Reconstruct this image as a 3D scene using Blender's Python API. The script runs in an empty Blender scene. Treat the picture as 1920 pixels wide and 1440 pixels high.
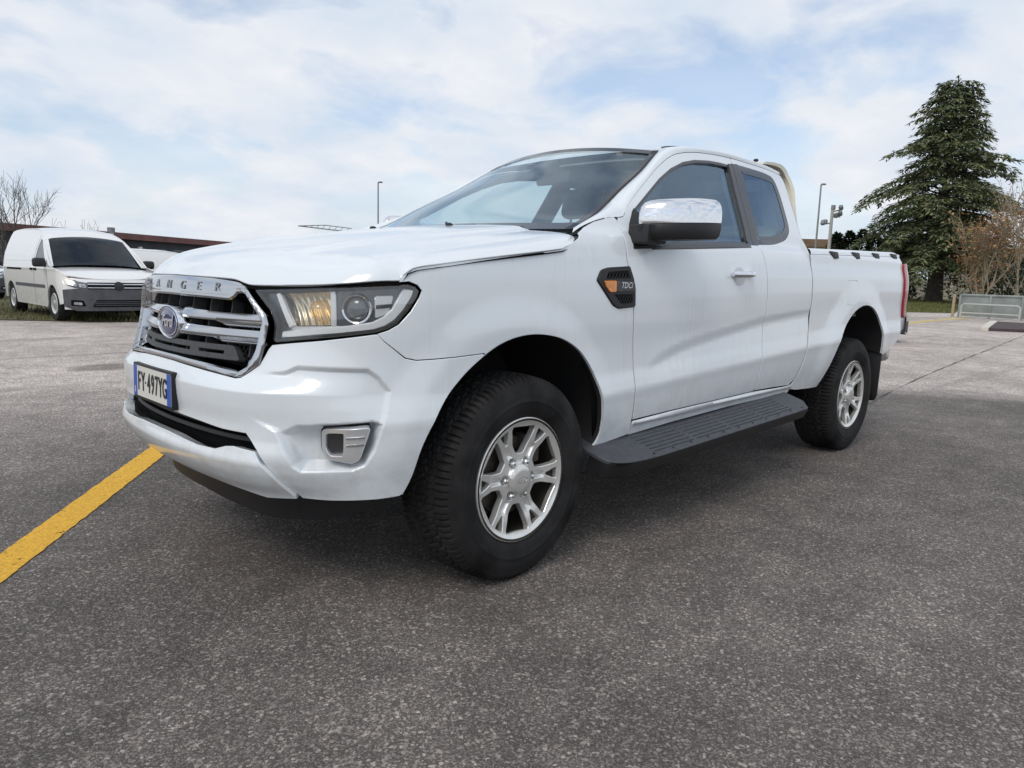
import bpy, bmesh, math, random
import numpy as np
from mathutils import Vector, Matrix, geometry

# ------------------------------------------------------------------ camera, sky, sun, exposure
scn = bpy.context.scene
COL = scn.collection
cam_d = bpy.data.cameras.new('camera'); cam = bpy.data.objects.new('camera', cam_d); COL.objects.link(cam)
CAM_POS = (-1.8667, -2.6812, 1.1287); CAM_YAW, CAM_PITCH, CAM_ROLL = math.radians(45.360), math.radians(8.614), math.radians(1.6286)
_f = Vector((math.sin(CAM_YAW)*math.cos(CAM_PITCH), math.cos(CAM_YAW)*math.cos(CAM_PITCH), -math.sin(CAM_PITCH)))
_r = Vector((math.cos(CAM_YAW), -math.sin(CAM_YAW), 0)); _u = _r.cross(_f)
_r2 = math.cos(CAM_ROLL)*_r + math.sin(CAM_ROLL)*_u; _u2 = -math.sin(CAM_ROLL)*_r + math.cos(CAM_ROLL)*_u
cam.matrix_world = Matrix(((_r2.x,_u2.x,-_f.x,CAM_POS[0]),(_r2.y,_u2.y,-_f.y,CAM_POS[1]),(_r2.z,_u2.z,-_f.z,CAM_POS[2]),(0,0,0,1)))
cam_d.sensor_width = 36; cam_d.lens = 25.4534; cam_d.clip_start = .05; cam_d.clip_end = 3000
scn.camera = cam

SUN_EL, SUN_AZ = math.radians(48), math.radians(-110)       # azimuth from +Y towards +X
wd = bpy.data.worlds.new('World'); scn.world = wd; wd.use_nodes = True
def world_nodes():
    nt = wd.node_tree; nt.nodes.clear(); N = nt.nodes.new; L = nt.links.new
    out = N('ShaderNodeOutputWorld')
    sky = N('ShaderNodeTexSky'); sky.sky_type = 'NISHITA'; sky.sun_disc = False
    sky.sun_elevation = SUN_EL; sky.sun_rotation = SUN_AZ; sky.air_density = 1.0; sky.dust_density = 1.5; sky.ozone_density = 1.5
    b1 = N('ShaderNodeBackground'); b1.inputs[1].default_value = .15; L(sky.outputs[0], b1.inputs[0])
    tc = N('ShaderNodeTexCoord'); sp = N('ShaderNodeSeparateXYZ'); L(tc.outputs['Generated'], sp.inputs[0])
    def math_(op, a, b=None):
        m = N('ShaderNodeMath'); m.operation = op
        for i, v in enumerate((a, b)):
            if v is None: continue
            if isinstance(v, (int, float)): m.inputs[i].default_value = v
            else: L(v, m.inputs[i])
        return m.outputs[0]
    zz = math_('ADD', math_('MAXIMUM', sp.outputs[2], 0.0), .30)
    cb = N('ShaderNodeCombineXYZ'); L(math_('DIVIDE', sp.outputs[0], zz), cb.inputs[0]); L(math_('DIVIDE', sp.outputs[1], zz), cb.inputs[1])
    mp = N('ShaderNodeMapping'); mp.inputs['Location'].default_value = (3.1, 7.7, 0); L(cb.outputs[0], mp.inputs[0])
    n1 = N('ShaderNodeTexNoise'); n1.inputs['Scale'].default_value = 2.7; n1.inputs['Detail'].default_value = 9; n1.inputs['Roughness'].default_value = .52; n1.inputs['Distortion'].default_value = .35
    L(mp.outputs[0], n1.inputs[0])
    rp = N('ShaderNodeValToRGB'); rp.color_ramp.elements[0].position = .37; rp.color_ramp.elements[1].position = .52; L(n1.outputs[0], rp.inputs[0])
    rp.color_ramp.elements[0].color = (.34,.34,.34,1)
    hz = math_('SUBTRACT', 1.0, math_('MULTIPLY', math_('MAXIMUM', sp.outputs[2], 0.0), 3.2)); hz = math_('MAXIMUM', hz, 0.0)
    fac = math_('MAXIMUM', rp.outputs[0], hz)
    n2 = N('ShaderNodeTexNoise'); n2.inputs['Scale'].default_value = 3.0; n2.inputs['Detail'].default_value = 7; n2.inputs['Roughness'].default_value = .55; L(cb.outputs[0], n2.inputs[0])
    rc = N('ShaderNodeValToRGB'); L(n2.outputs[0], rc.inputs[0])
    rc.color_ramp.elements[0].position = .30; rc.color_ramp.elements[0].color = (.575,.66,.77,1)
    rc.color_ramp.elements[1].position = .66; rc.color_ramp.elements[1].color = (.775,.79,.825,1)
    b2 = N('ShaderNodeBackground'); L(rc.outputs[0], b2.inputs[0]); b2.inputs[1].default_value = 1.03
    mx = N('ShaderNodeMixShader'); L(fac, mx.inputs[0]); L(b1.outputs[0], mx.inputs[1]); L(b2.outputs[0], mx.inputs[2])
    L(mx.outputs[0], out.inputs[0])
world_nodes()
sl = bpy.data.lights.new('sun', 'SUN'); sun = bpy.data.objects.new('sun', sl); COL.objects.link(sun)
sl.energy = .95; sl.angle = math.radians(24); sl.color = (1, .94, .85)
_sd = Vector((math.sin(SUN_AZ)*math.cos(SUN_EL), math.cos(SUN_AZ)*math.cos(SUN_EL), math.sin(SUN_EL)))
sun.rotation_euler = (-_sd).to_track_quat('-Z', 'Y').to_euler(); sun.location = _sd*60
scn.view_settings.view_transform = 'Standard'; scn.view_settings.look = 'None'
scn.view_settings.exposure = .13; scn.view_settings.gamma = 1; scn.view_settings.use_curve_mapping = False

# ------------------------------------------------------------------ materials
MATS = {}
def nodes(m):
    nt = m.node_tree; return nt, nt.nodes.new, nt.links.new, nt.nodes['Principled BSDF']
def mat(name, col, rough=.5, metal=0, coat=0, spec=.5, noise=None, bump=None, emit=None):
    """noise=(scale, amount) value variation; bump=(scale, strength)"""
    if name in MATS: return MATS[name]
    m = bpy.data.materials.new(name); m.use_nodes = True; MATS[name] = m
    nt, N, L, b = nodes(m)
    b.inputs['Base Color'].default_value = (*col, 1); b.inputs['Roughness'].default_value = rough; b.inputs['Metallic'].default_value = metal
    b.inputs['Coat Weight'].default_value = coat; b.inputs['Coat Roughness'].default_value = .04; b.inputs['Specular IOR Level'].default_value = spec
    tc = None
    if noise or bump:
        tc = N('ShaderNodeTexCoord')
    if noise:
        n = N('ShaderNodeTexNoise'); n.inputs['Scale'].default_value = noise[0]; n.inputs['Detail'].default_value = 6; L(tc.outputs['Object'], n.inputs[0])
        r = N('ShaderNodeValToRGB'); L(n.outputs[0], r.inputs[0]); a = noise[1]
        r.color_ramp.elements[0].position = .3; r.color_ramp.elements[1].position = .7
        r.color_ramp.elements[0].color = (*[c*(1-a) for c in col], 1); r.color_ramp.elements[1].color = (*[min(1, c*(1+a)) for c in col], 1)
        L(r.outputs[0], b.inputs['Base Color'])
    if bump:
        n = N('ShaderNodeTexNoise'); n.inputs['Scale'].default_value = bump[0]; n.inputs['Detail'].default_value = 4; L(tc.outputs['Object'], n.inputs[0])
        bp = N('ShaderNodeBump'); bp.inputs['Strength'].default_value = bump[1]; bp.inputs['Distance'].default_value = .004; L(n.outputs[0], bp.inputs['Height']); L(bp.outputs[0], b.inputs['Normal'])
    if emit: b.inputs['Emission Color'].default_value = (*emit[0], 1); b.inputs['Emission Strength'].default_value = emit[1]
    return m
def glass(name, tint, haze=0.0, ior=1.5, hazecol=(.5,.52,.52), base=.08, gcol=(1,1,1)):
    m = bpy.data.materials.new(name); m.use_nodes = True; MATS[name] = m
    nt = m.node_tree; nt.nodes.clear(); N = nt.nodes.new; L = nt.links.new
    o = N('ShaderNodeOutputMaterial'); t = N('ShaderNodeBsdfTransparent'); t.inputs[0].default_value = (*tint, 1)
    g = N('ShaderNodeBsdfGlossy'); g.inputs['Roughness'].default_value = .01; g.inputs[0].default_value = (*gcol,1)
    f = N('ShaderNodeLayerWeight'); f.inputs[0].default_value = .5
    pw = N('ShaderNodeMath'); pw.operation = 'POWER'; pw.inputs[1].default_value = 4.2; L(f.outputs['Facing'], pw.inputs[0])
    mm = N('ShaderNodeMath'); mm.operation = 'MULTIPLY_ADD'; mm.inputs[1].default_value = .90; mm.inputs[2].default_value = base; L(pw.outputs[0], mm.inputs[0]); mm.use_clamp = True
    x = N('ShaderNodeMixShader'); L(mm.outputs[0], x.inputs[0]); 
    if haze:
        d = N('ShaderNodeBsdfDiffuse'); d.inputs[0].default_value = (*hazecol, 1); y = N('ShaderNodeMixShader'); y.inputs[0].default_value = haze
        L(t.outputs[0], y.inputs[1]); L(d.outputs[0], y.inputs[2]); L(y.outputs[0], x.inputs[1])
    else: L(t.outputs[0], x.inputs[1])
    L(g.outputs[0], x.inputs[2]); L(x.outputs[0], o.inputs[0])
    return m
def paint_mat(name, col, dirt=.12, streak=True):
    m = bpy.data.materials.new(name); m.use_nodes = True; MATS[name] = m
    nt, N, L, b = nodes(m)
    b.inputs['Roughness'].default_value = .32; b.inputs['Coat Weight'].default_value = 1.0; b.inputs['Coat Roughness'].default_value = .08; b.inputs['Coat IOR'].default_value = 1.6
    tc = N('ShaderNodeTexCoord')
    mp = N('ShaderNodeMapping'); mp.inputs['Scale'].default_value = (55, 55, 1.8); L(tc.outputs['Object'], mp.inputs[0])
    n = N('ShaderNodeTexNoise'); n.inputs['Scale'].default_value = 1; n.inputs['Detail'].default_value = 3; L(mp.outputs[0], n.inputs[0])
    n2 = N('ShaderNodeTexNoise'); n2.inputs['Scale'].default_value = 3.1; n2.inputs['Detail'].default_value = 5; L(tc.outputs['Object'], n2.inputs[0])
    mu = N('ShaderNodeMath'); mu.operation = 'MULTIPLY'; L(n.outputs[0], mu.inputs[0]); L(n2.outputs[0], mu.inputs[1])
    ge = N('ShaderNodeNewGeometry'); sx = N('ShaderNodeSeparateXYZ'); L(ge.outputs['Normal'], sx.inputs[0]); ab = N('ShaderNodeMath'); ab.operation = 'ABSOLUTE'; L(sx.outputs[2], ab.inputs[0])
    up = N('ShaderNodeMapRange'); up.inputs[1].default_value = .25; up.inputs[2].default_value = .7; up.inputs[3].default_value = 1; up.inputs[4].default_value = .45; L(ab.outputs[0], up.inputs[0])
    m3 = N('ShaderNodeMath'); m3.operation = 'MULTIPLY'; L(mu.outputs[0], m3.inputs[0]); L(up.outputs[0], m3.inputs[1]); mu = m3
    r = N('ShaderNodeValToRGB'); L(mu.outputs[0], r.inputs[0])
    r.color_ramp.elements[0].position = .26; r.color_ramp.elements[0].color = (*col, 1)
    r.color_ramp.elements[1].position = .46; r.color_ramp.elements[1].color = (col[0]*(1-dirt), col[1]*(1-dirt*1.08), col[2]*(1-dirt*1.25), 1)
    # road grime thrown up on the lowest sheet metal
    so = N('ShaderNodeSeparateXYZ'); L(tc.outputs['Object'], so.inputs[0]); gz = N('ShaderNodeMapRange'); gz.inputs[1].default_value = .42; gz.inputs[2].default_value = .74; gz.inputs[3].default_value = .55; gz.inputs[4].default_value = 0; L(so.outputs[2], gz.inputs[0])
    n5 = N('ShaderNodeTexNoise'); n5.inputs['Scale'].default_value = 9; n5.inputs['Detail'].default_value = 8; n5.inputs['Roughness'].default_value = .7; L(tc.outputs['Object'], n5.inputs[0]); g5 = N('ShaderNodeMapRange'); g5.inputs[1].default_value = .42; g5.inputs[2].default_value = .72; L(n5.outputs[0], g5.inputs[0])
    gm = N('ShaderNodeMath'); gm.operation = 'MULTIPLY'; L(gz.outputs[0], gm.inputs[0]); L(g5.outputs[0], gm.inputs[1]); gx = N('ShaderNodeMix'); gx.data_type = 'RGBA'; L(gm.outputs[0], gx.inputs[0]); L(r.outputs[0], gx.inputs[6]); gx.inputs[7].default_value = (.46,.43,.37,1)
    L(gx.outputs[2], b.inputs['Base Color'])
    rr = N('ShaderNodeMapRange'); rr.inputs[1].default_value = .2; rr.inputs[2].default_value = .5; rr.inputs[3].default_value = .28; rr.inputs[4].default_value = .5; L(mu.outputs[0], rr.inputs[0]); L(rr.outputs[0], b.inputs['Roughness'])
    return m
WHITE = paint_mat('white_paint', (.805,.85,.88), .06)
VANW = paint_mat('van_paint', (.83,.825,.81), .06)
BLACKP = mat('black_plastic', (.012,.012,.0135), .50, bump=(400,.15))
GREYP = mat('grey_plastic', (.060,.063,.068), .55, noise=(60,.25), bump=(500,.2))
DARK = mat('dark_cavity', (.010,.010,.011), .9, spec=.1)
LINER = mat('wheel_liner', (.016,.016,.018), .85, bump=(120,.4))
RUB = mat('tyre_rubber', (.020,.0195,.0195), .80, spec=.22, noise=(7,.75))
CHROME = mat('chrome', (.82,.83,.85), .07, 1.0)
CHROMED = mat('dusty_chrome', (.66,.67,.68), .24, 1.0)
ALLOY = mat('alloy', (.80,.795,.765), .28, .60, noise=(18,.08))
SATIN = mat('satin_silver', (.76,.77,.78), .22, .6)
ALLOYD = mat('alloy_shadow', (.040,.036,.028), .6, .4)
GAP = mat('gap_black', (.006,.006,.006), .9, spec=.05)
TRIM = mat('pillar_black', (.022,.022,.026), .28, coat=.3)
FRIT = mat('glass_frit', (.012,.012,.014), .15, coat=.5)
GLASS = glass('window_glass', (.66,.80,.84), .0, base=.15, gcol=(.62,.80,1.0))  # blue gloss tint puts a reflected blue sky into the glass colour
WSG = glass('windscreen_glass', (.86,.94,.94), .05, hazecol=(.50,.60,.61), base=.08, gcol=(.80,.92,1.0))
BOARD = mat('board_plastic', (.062,.067,.076), .55, noise=(40,.2), bump=(300,.3))
LENS = glass('clear_lens', (.96,.97,.97), .02)
FABRIC = mat('seat_fabric', (.035,.037,.040), .9, noise=(30,.2))
DASH = mat('dash_plastic', (.045,.047,.05), .7)
HEADL = mat('headliner', (.20,.21,.215), .9)
CREAM = mat('aged_cream', (.70,.66,.54), .45, coat=.3, noise=(6,.10))
RED = mat('lamp_red', (.34,.010,.016), .12, coat=.6)
AMBER = mat('lamp_amber', (.78,.24,.02), .12, coat=.6, noise=(40,.3))
BLUEB = mat('badge_blue', (.010,.026,.13), .15, coat=1.0)
PLATEW = mat('plate_white', (.72,.71,.66), .4)
PLATEB = mat('plate_blue', (.012,.085,.48), .35)
INK = mat('plate_ink', (.012,.012,.014), .5)

# ------------------------------------------------------------------ mesh helpers
def tag(o, label=None, cat=None, group=None, kind=None):
    if label: o['label'] = label
    if cat: o['category'] = cat
    if group: o['group'] = group
    if kind: o['kind'] = kind
    return o
def empty(name, loc, rz=0.0, label=None, cat=None, group=None):
    o = bpy.data.objects.new(name, None); COL.objects.link(o); o.location = loc; o.rotation_euler = (0,0,rz); o.empty_display_size = .2
    return tag(o, label, cat, group)
WORLDSET = set()
def link(me, name, parent=None, local=False, loc=None):
    o = bpy.data.objects.new(name, me); COL.objects.link(o)
    if loc is not None: o.location = loc
    if parent is not None:
        o.parent = parent
        if not local:                      # mesh given in world metres
            if parent.name not in WORLDSET:
                o.matrix_parent_inverse = (Matrix.Translation(parent.location) @ parent.rotation_euler.to_matrix().to_4x4()).inverted()
            WORLDSET.add(o.name)
    return o
def mk(name, V, F, m, parent=None, smooth=True, sharp=35, normals=None, local=False, loc=None, mats=None, mi=None):
    me = bpy.data.meshes.new(name); me.from_pydata([tuple(map(float, v)) for v in V], [], [tuple(map(int, f)) for f in F])
    for mm in (mats or [m]): me.materials.append(mm)
    if mi is not None: me.polygons.foreach_set('material_index', np.asarray(mi, np.int32))
    me.polygons.foreach_set('use_smooth', [bool(smooth)]*len(me.polygons))
    me.update()
    if normals is not None: me.normals_split_custom_set_from_vertices([tuple(map(float, n)) for n in normals])
    elif smooth and sharp: me.set_sharp_from_angle(angle=math.radians(sharp))
    return link(me, name, parent, local, loc)
class MB:
    """collects shapes into ONE mesh"""
    def __init__(s): s.v = []; s.f = []; s.m = []
    def add(s, V, F, mi=0):
        o = len(s.v); s.v += [tuple(map(float, v)) for v in V]; s.f += [tuple(int(i)+o for i in f) for f in F]; s.m += [mi]*len(F); return s
    def grid(s, P, cu=False, cv=False, mi=0, flip=False):
        P = np.asarray(P, float); a, b = P.shape[:2]; F = []
        for i in range(a if cu else a-1):
            for j in range(b if cv else b-1):
                q = (i*b+j, ((i+1)%a)*b+j, ((i+1)%a)*b+(j+1)%b, i*b+(j+1)%b); F.append(q[::-1] if flip else q)
        return s.add(P.reshape(-1,3), F, mi)
    def box(s, c, sz, R=None, mi=0, bev=0.0, seg=2):
        bm = bmesh.new(); bmesh.ops.create_cube(bm, size=1); bmesh.ops.scale(bm, vec=sz, verts=bm.verts)
        if bev: bmesh.ops.bevel(bm, geom=list(bm.edges), offset=bev, segments=seg, profile=.5, affect='EDGES', clamp_overlap=True)
        M = Matrix.Translation(c) @ ((R.to_4x4()) if R is not None else Matrix.Identity(4)); bm.transform(M)
        bm.verts.index_update(); s.add([v.co[:] for v in bm.verts], [[v.index for v in f.verts] for f in bm.faces], mi); bm.free(); return s
    def tube(s, pts, r, n=8, mi=0, cap=True):
        pts = [Vector(p) for p in pts]; r = [r]*len(pts) if isinstance(r, (int, float)) else r; rings = []; up = None
        for i, p in enumerate(pts):
            d = ((pts[min(i+1, len(pts)-1)] - pts[max(i-1, 0)])).normalized()
            if up is None: up = d.orthogonal().normalized()
            up = (up - d*up.dot(d)); up = up.normalized() if up.length > 1e-6 else d.orthogonal().normalized(); w = d.cross(up)
            rings.append([p + (up*math.cos(2*math.pi*k/n) + w*math.sin(2*math.pi*k/n))*r[i] for k in range(n)])
        o = len(s.v); s.grid(np.array([[q[:] for q in rg] for rg in rings]), cv=True, mi=mi, flip=True)
        if cap:
            s.f.append(tuple(o+k for k in range(n-1, -1, -1))[::-1][::-1]); s.m.append(mi); s.f.append(tuple(o+(len(pts)-1)*n+k for k in range(n))); s.m.append(mi)
        return s
    def prism(s, poly, T, depth, mi=0, bev=0.0, seg=2):
        """poly 2-D outline -> extruded solid; T maps (u,v,w) to 3-D (Matrix 4x4), w runs 0..depth"""
        bm = bmesh.new(); lo = [bm.verts.new((p[0], p[1], 0)) for p in poly]; hi = [bm.verts.new((p[0], p[1], depth)) for p in poly]; n = len(poly)
        bm.faces.new(lo[::-1]); bm.faces.new(hi)
        for i in range(n): bm.faces.new((lo[i], lo[(i+1)%n], hi[(i+1)%n], hi[i]))
        bmesh.ops.recalc_face_normals(bm, faces=bm.faces)
        if bev: bmesh.ops.bevel(bm, geom=[e for e in bm.edges if e.calc_face_angle(0) > .3], offset=bev, segments=seg, profile=.5, affect='EDGES', clamp_overlap=True)
        bm.transform(T); bm.verts.index_update(); s.add([v.co[:] for v in bm.verts], [[v.index for v in f.verts] for f in bm.faces], mi); bm.free(); return s
    def lathe(s, prof, T=None, n=48, mi=0):
        """prof [(r, h)] spun round local Z"""
        P = np.array([[(r*math.cos(2*math.pi*k/n), r*math.sin(2*math.pi*k/n), h) for k in range(n)] for r, h in prof])
        if T is not None:
            Q = P.reshape(-1,3); A = np.array(T.to_3x3()); P = (Q @ A.T + np.array(T.translation)).reshape(P.shape)
        return s.grid(P, cv=True, mi=mi)
    def ell(s, c, r, n=12, m=8, mi=0, R=None):
        P = np.array([[(math.sin(math.pi*i/m)*math.cos(2*math.pi*k/n), math.sin(math.pi*i/m)*math.sin(2*math.pi*k/n), -math.cos(math.pi*i/m)) for k in range(n)] for i in range(m+1)])*np.array(r)
        if R is not None: P = P @ np.array(R).T
        return s.grid(P+np.array(c), cv=True, mi=mi, flip=False)
    def build(s, name, m, parent=None, smooth=True, sharp=35, local=False, loc=None, mats=None, mirror=False):
        V = s.v; F = s.f
        if mirror: V = [(x,-y,z) for x,y,z in V]; F = [f[::-1] for f in F]
        return mk(name, V, F, m, parent, smooth, sharp, None, local, loc, mats, s.m if mats else None)
    def both(s, name, m, parent, **k):
        return s.build(name, m, parent, **k), s.build(name, m, parent, mirror=True, **k)

def resample(P, sp, closed=True):
    P = np.asarray(P, float); out = []; n = len(P)
    for i in range(n if closed else n-1):
        a, b = P[i], P[(i+1)%n]; k = max(1, int(round(np.hypot(*(b-a))/sp)))
        for j in range(k): out.append(a+(b-a)*j/k)
    if not closed: out.append(P[-1])
    return np.array(out)
def smoothline(P, n=8):
    """Catmull-Rom through the points"""
    P = np.asarray(P, float); Q = np.vstack([2*P[0]-P[1], P, 2*P[-1]-P[-2]]); out = []
    for i in range(1, len(Q)-2):
        for t in np.linspace(0, 1, n, endpoint=False):
            a, b, c, d = Q[i-1], Q[i], Q[i+1], Q[i+2]
            out.append(.5*((2*b)+(-a+c)*t+(2*a-5*b+4*c-d)*t*t+(-a+3*b-3*c+d)*t**3))
    out.append(P[-1]); return np.array(out)
def roundpoly(P, r, n=5):
    """rounds every corner of a closed polygon by radius r (number or list)"""
    P = np.asarray(P, float); out = []; m = len(P)
    for i in range(m):
        a, b, c = P[i-1], P[i], P[(i+1)%m]; ri = r[i] if hasattr(r, '__len__') else r
        la, lc = np.hypot(*(a-b)), np.hypot(*(c-b)); t = min(ri, la*.45, lc*.45)
        if t < 1e-5: out.append(b); continue
        p, q = b+(a-b)/la*t, b+(c-b)/lc*t
        for k in range(n+1):
            u = k/n; out.append((1-u)**2*p+2*u*(1-u)*b+u*u*q)
    return np.array(out)
def inpoly(P, poly):
    x, y = P[:,0], P[:,1]; c = np.zeros(len(P), bool); n = len(poly)
    for i in range(n):
        x1, y1 = poly[i]; x2, y2 = poly[(i+1)%n]
        if y1 == y2: continue
        k = ((y1 > y) != (y2 > y)) & (x < (x2-x1)*(y-y1)/(y2-y1)+x1); c ^= k
    return c
def pdist(P, poly, closed=True):
    d = np.full(len(P), 1e9); n = len(poly)
    for i in range(n if closed else n-1):
        a = np.asarray(poly[i]); b = np.asarray(poly[(i+1)%n]); ab = b-a; l = max(ab@ab, 1e-12)
        t = np.clip(((P-a)@ab)/l, 0, 1); q = P-a-t[:,None]*ab; d = np.minimum(d, np.hypot(q[:,0], q[:,1]))
    return d
def area2(P):
    x, y = np.asarray(P).T; return .5*np.sum(x*np.roll(y, -1)-np.roll(x, -1)*y)
def inset(P, d):
    """moves a closed outline inwards by d"""
    P = np.asarray(P, float); P = P if area2(P) > 0 else P[::-1]; e1 = P-np.roll(P, 1, 0); e2 = np.roll(P, -1, 0)-P
    n1 = np.stack([-e1[:,1], e1[:,0]], -1); n2 = np.stack([-e2[:,1], e2[:,0]], -1)
    n1 /= np.maximum(np.linalg.norm(n1, axis=1, keepdims=True), 1e-9); n2 /= np.maximum(np.linalg.norm(n2, axis=1, keepdims=True), 1e-9)
    b = n1+n2; b /= np.maximum(np.linalg.norm(b, axis=1, keepdims=True), 1e-9); k = 1/np.maximum((b*n1).sum(1), .5)
    return P+b*(d*k)[:,None]
def panel(name, outer, F, m, parent=None, holes=(), sp=.02, flange=.014, gap=.002, bev=.002, mirror=False, keep=False, local=False, flip=False, out=None, also=None):
    """a sheet of bodywork: 2-D outline (u,v) with holes, mapped to 3-D by F, with rolled edges and exact surface normals"""
    o = resample(inset(outer, gap) if gap else (np.asarray(outer) if area2(outer) > 0 else np.asarray(outer)[::-1]), sp)
    loops = [o]
    for h in holes:
        h = np.asarray(h, float); h = h if area2(h) > 0 else h[::-1]; hh = resample(h, sp); loops.append(hh[::-1])
    B0 = np.vstack(loops); lo, hi = o.min(0), o.max(0)
    gx, gy = np.meshgrid(np.arange(lo[0]+sp*.5, hi[0], sp), np.arange(lo[1]+sp*.5, hi[1], sp*.9), indexing='ij'); gx = gx + (np.arange(gx.shape[1])%2)[None]*sp*.5
    G = np.stack([gx.ravel(), gy.ravel()], -1); k = inpoly(G, o)
    for h in loops[1:]: k &= ~inpoly(G, h)
    G = G[k]; dm = np.full(len(G), 1e9)
    for lp in loops: dm = np.minimum(dm, pdist(G, lp))
    G = G[dm > sp*.45]
    if also is not None: G = np.vstack([G, also])
    A = np.vstack([B0, G]); E = []; st = 0
    for lp in loops:
        n = len(lp); E += [(st+i, st+(i+1)%n) for i in range(n)]; st += n
    vv, ee, ff, ov, oe, of = geometry.delaunay_2d_cdt([Vector(p) for p in A], E, [], 0, 1e-7)
    A2 = np.array([v[:] for v in vv]); T = np.array([f[:] for f in ff if len(f) == 3]); cen = A2[T].mean(1); k = inpoly(cen, o)
    for h in loops[1:]: k &= ~inpoly(cen, h)
    T = T[k]; a, b, c = A2[T[:,0]], A2[T[:,1]], A2[T[:,2]]
    ar = (b[:,0]-a[:,0])*(c[:,1]-a[:,1])-(b[:,1]-a[:,1])*(c[:,0]-a[:,0]); T[ar < 0] = T[ar < 0][:, ::-1]
    def ev(Q):
        p = F(Q[:,0], Q[:,1]); e = .0012
        du = F(Q[:,0]+e, Q[:,1])-F(Q[:,0]-e, Q[:,1]); dv = F(Q[:,0], Q[:,1]+e)-F(Q[:,0], Q[:,1]-e)
        n = np.cross(du, dv); n /= np.maximum(np.linalg.norm(n, axis=1, keepdims=True), 1e-12); return p, (-n if flip else n)
    V, Nn = ev(A2); Fc = [tuple(t[::-1]) if flip else tuple(t) for t in T]; V = list(V); Nn = list(Nn)
    if flange:
        for lp in loops:
            P, n = ev(lp); k = len(lp); tg = np.roll(P, -1, 0)-np.roll(P, 1, 0); tg /= np.maximum(np.linalg.norm(tg, axis=1, keepdims=True), 1e-12)
            ow = np.cross(tg, n)*(-1 if flip else 1)
            r1 = P+ow*bev-n*bev; r2 = r1-n*flange; b0 = len(V)
            nn = n+ow; nn /= np.linalg.norm(nn, axis=1, keepdims=True)
            V += list(P)+list(r1)+list(r1)+list(r2); Nn += list(nn)+list(nn)+list(ow)+list(ow)
            for i in range(k):
                j = (i+1)%k
                for r in (0, 2):
                    q = (b0+r*k+i, b0+(r+1)*k+i, b0+(r+1)*k+j, b0+r*k+j); Fc.append(q[::-1] if flip else q)
    V = np.array(V); Nn = np.array(Nn)
    if mirror: V = V*(1,-1,1); Nn = Nn*(1,-1,1); Fc = [f[::-1] for f in Fc]
    return mk(name, V, Fc, m, parent, True, None, Nn, local)
def sided(fn):
    """runs a builder for the camera side and its mirror image"""
    fn(False); fn(True)
def text_mesh(body, size, shear=0.0, extrude=.002, bevel=0.0, space=1.0, bold=0.0):
    cu = bpy.data.curves.new('lettering', 'FONT'); cu.body = body; cu.size = size; cu.shear = shear; cu.extrude = extrude; cu.align_x = 'CENTER'; cu.align_y = 'CENTER'; cu.space_character = space; cu.offset = bold; cu.bevel_depth = bevel; cu.resolution_u = 3
    o = bpy.data.objects.new('tmp', cu); COL.objects.link(o); dg = bpy.context.evaluated_depsgraph_get(); me = o.evaluated_get(dg).to_mesh()
    V = np.array([v.co[:] for v in me.vertices]).reshape(-1,3); F = [list(p.vertices) for p in me.polygons]; o.evaluated_get(dg).to_mesh_clear()
    bpy.data.objects.remove(o); bpy.data.curves.remove(cu); return V, F

# ---- body surface
def _pch(xs,ys,x):
    # monotone-ish smooth interpolation (cubic hermite, finite diff tangents)
    xs=np.asarray(xs,float);ys=np.asarray(ys,float);x=np.clip(np.asarray(x,float),xs[0],xs[-1])
    h=np.diff(xs);dl=np.diff(ys)/h
    m=np.empty_like(ys);m[0]=dl[0];m[-1]=dl[-1]
    a=dl[:-1];b=dl[1:];w1=2*h[1:]+h[:-1];w2=h[1:]+2*h[:-1]
    with np.errstate(divide='ignore',invalid='ignore'):
        hm=(w1+w2)/(w1/a+w2/b)
    m[1:-1]=np.where(a*b>0,hm,0)
    i=np.clip(np.searchsorted(xs,x)-1,0,len(xs)-2);t=(x-xs[i])/h[i]
    h00=2*t**3-3*t**2+1;h10=t**3-2*t**2+t;h01=-2*t**3+3*t**2;h11=t**3-t**2
    return h00*ys[i]+h10*h[i]*m[i]+h01*ys[i+1]+h11*h[i]*m[i+1]
def ss(a,b,x):
    t=np.clip((np.asarray(x,float)-a)/(b-a),0,1);return t*t*(3-2*t)
# ---- plan curve of the body (front centre round the corner, then along the flank)
_py=[0,.15,.30,.42,.52,.60,.68,.75,.80,.84,.87,.888,.897,.90]
_px=[-.958,-.953,-.940,-.922,-.895,-.858,-.800,-.728,-.660,-.592,-.52,-.45,-.38,-.28]
def _mkplan():
    # chord param spline
    P=np.stack([_px,_py],-1);c=np.concatenate([[0],np.cumsum(np.hypot(*np.diff(P,axis=0).T))])
    t=np.linspace(0,c[-1],900);x=_pch(c,P[:,0],t);y=_pch(c,P[:,1],t)
    k=np.ones(61)/61
    for _ in range(2):
        xe=np.concatenate([x[30:0:-1],x,2*x[-1]-x[-2:-32:-1]]);ye=np.concatenate([-y[30:0:-1],y,np.full(30,.90)])
        x=np.convolve(xe,k,'valid');y=np.convolve(ye,k,'valid')
    s=np.concatenate([[0],np.cumsum(np.hypot(np.diff(x),np.diff(y)))])
    return s-s[-1]+x[-1],x,y
PS,PXX,PYY=_mkplan()
S0=PS[0]
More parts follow.
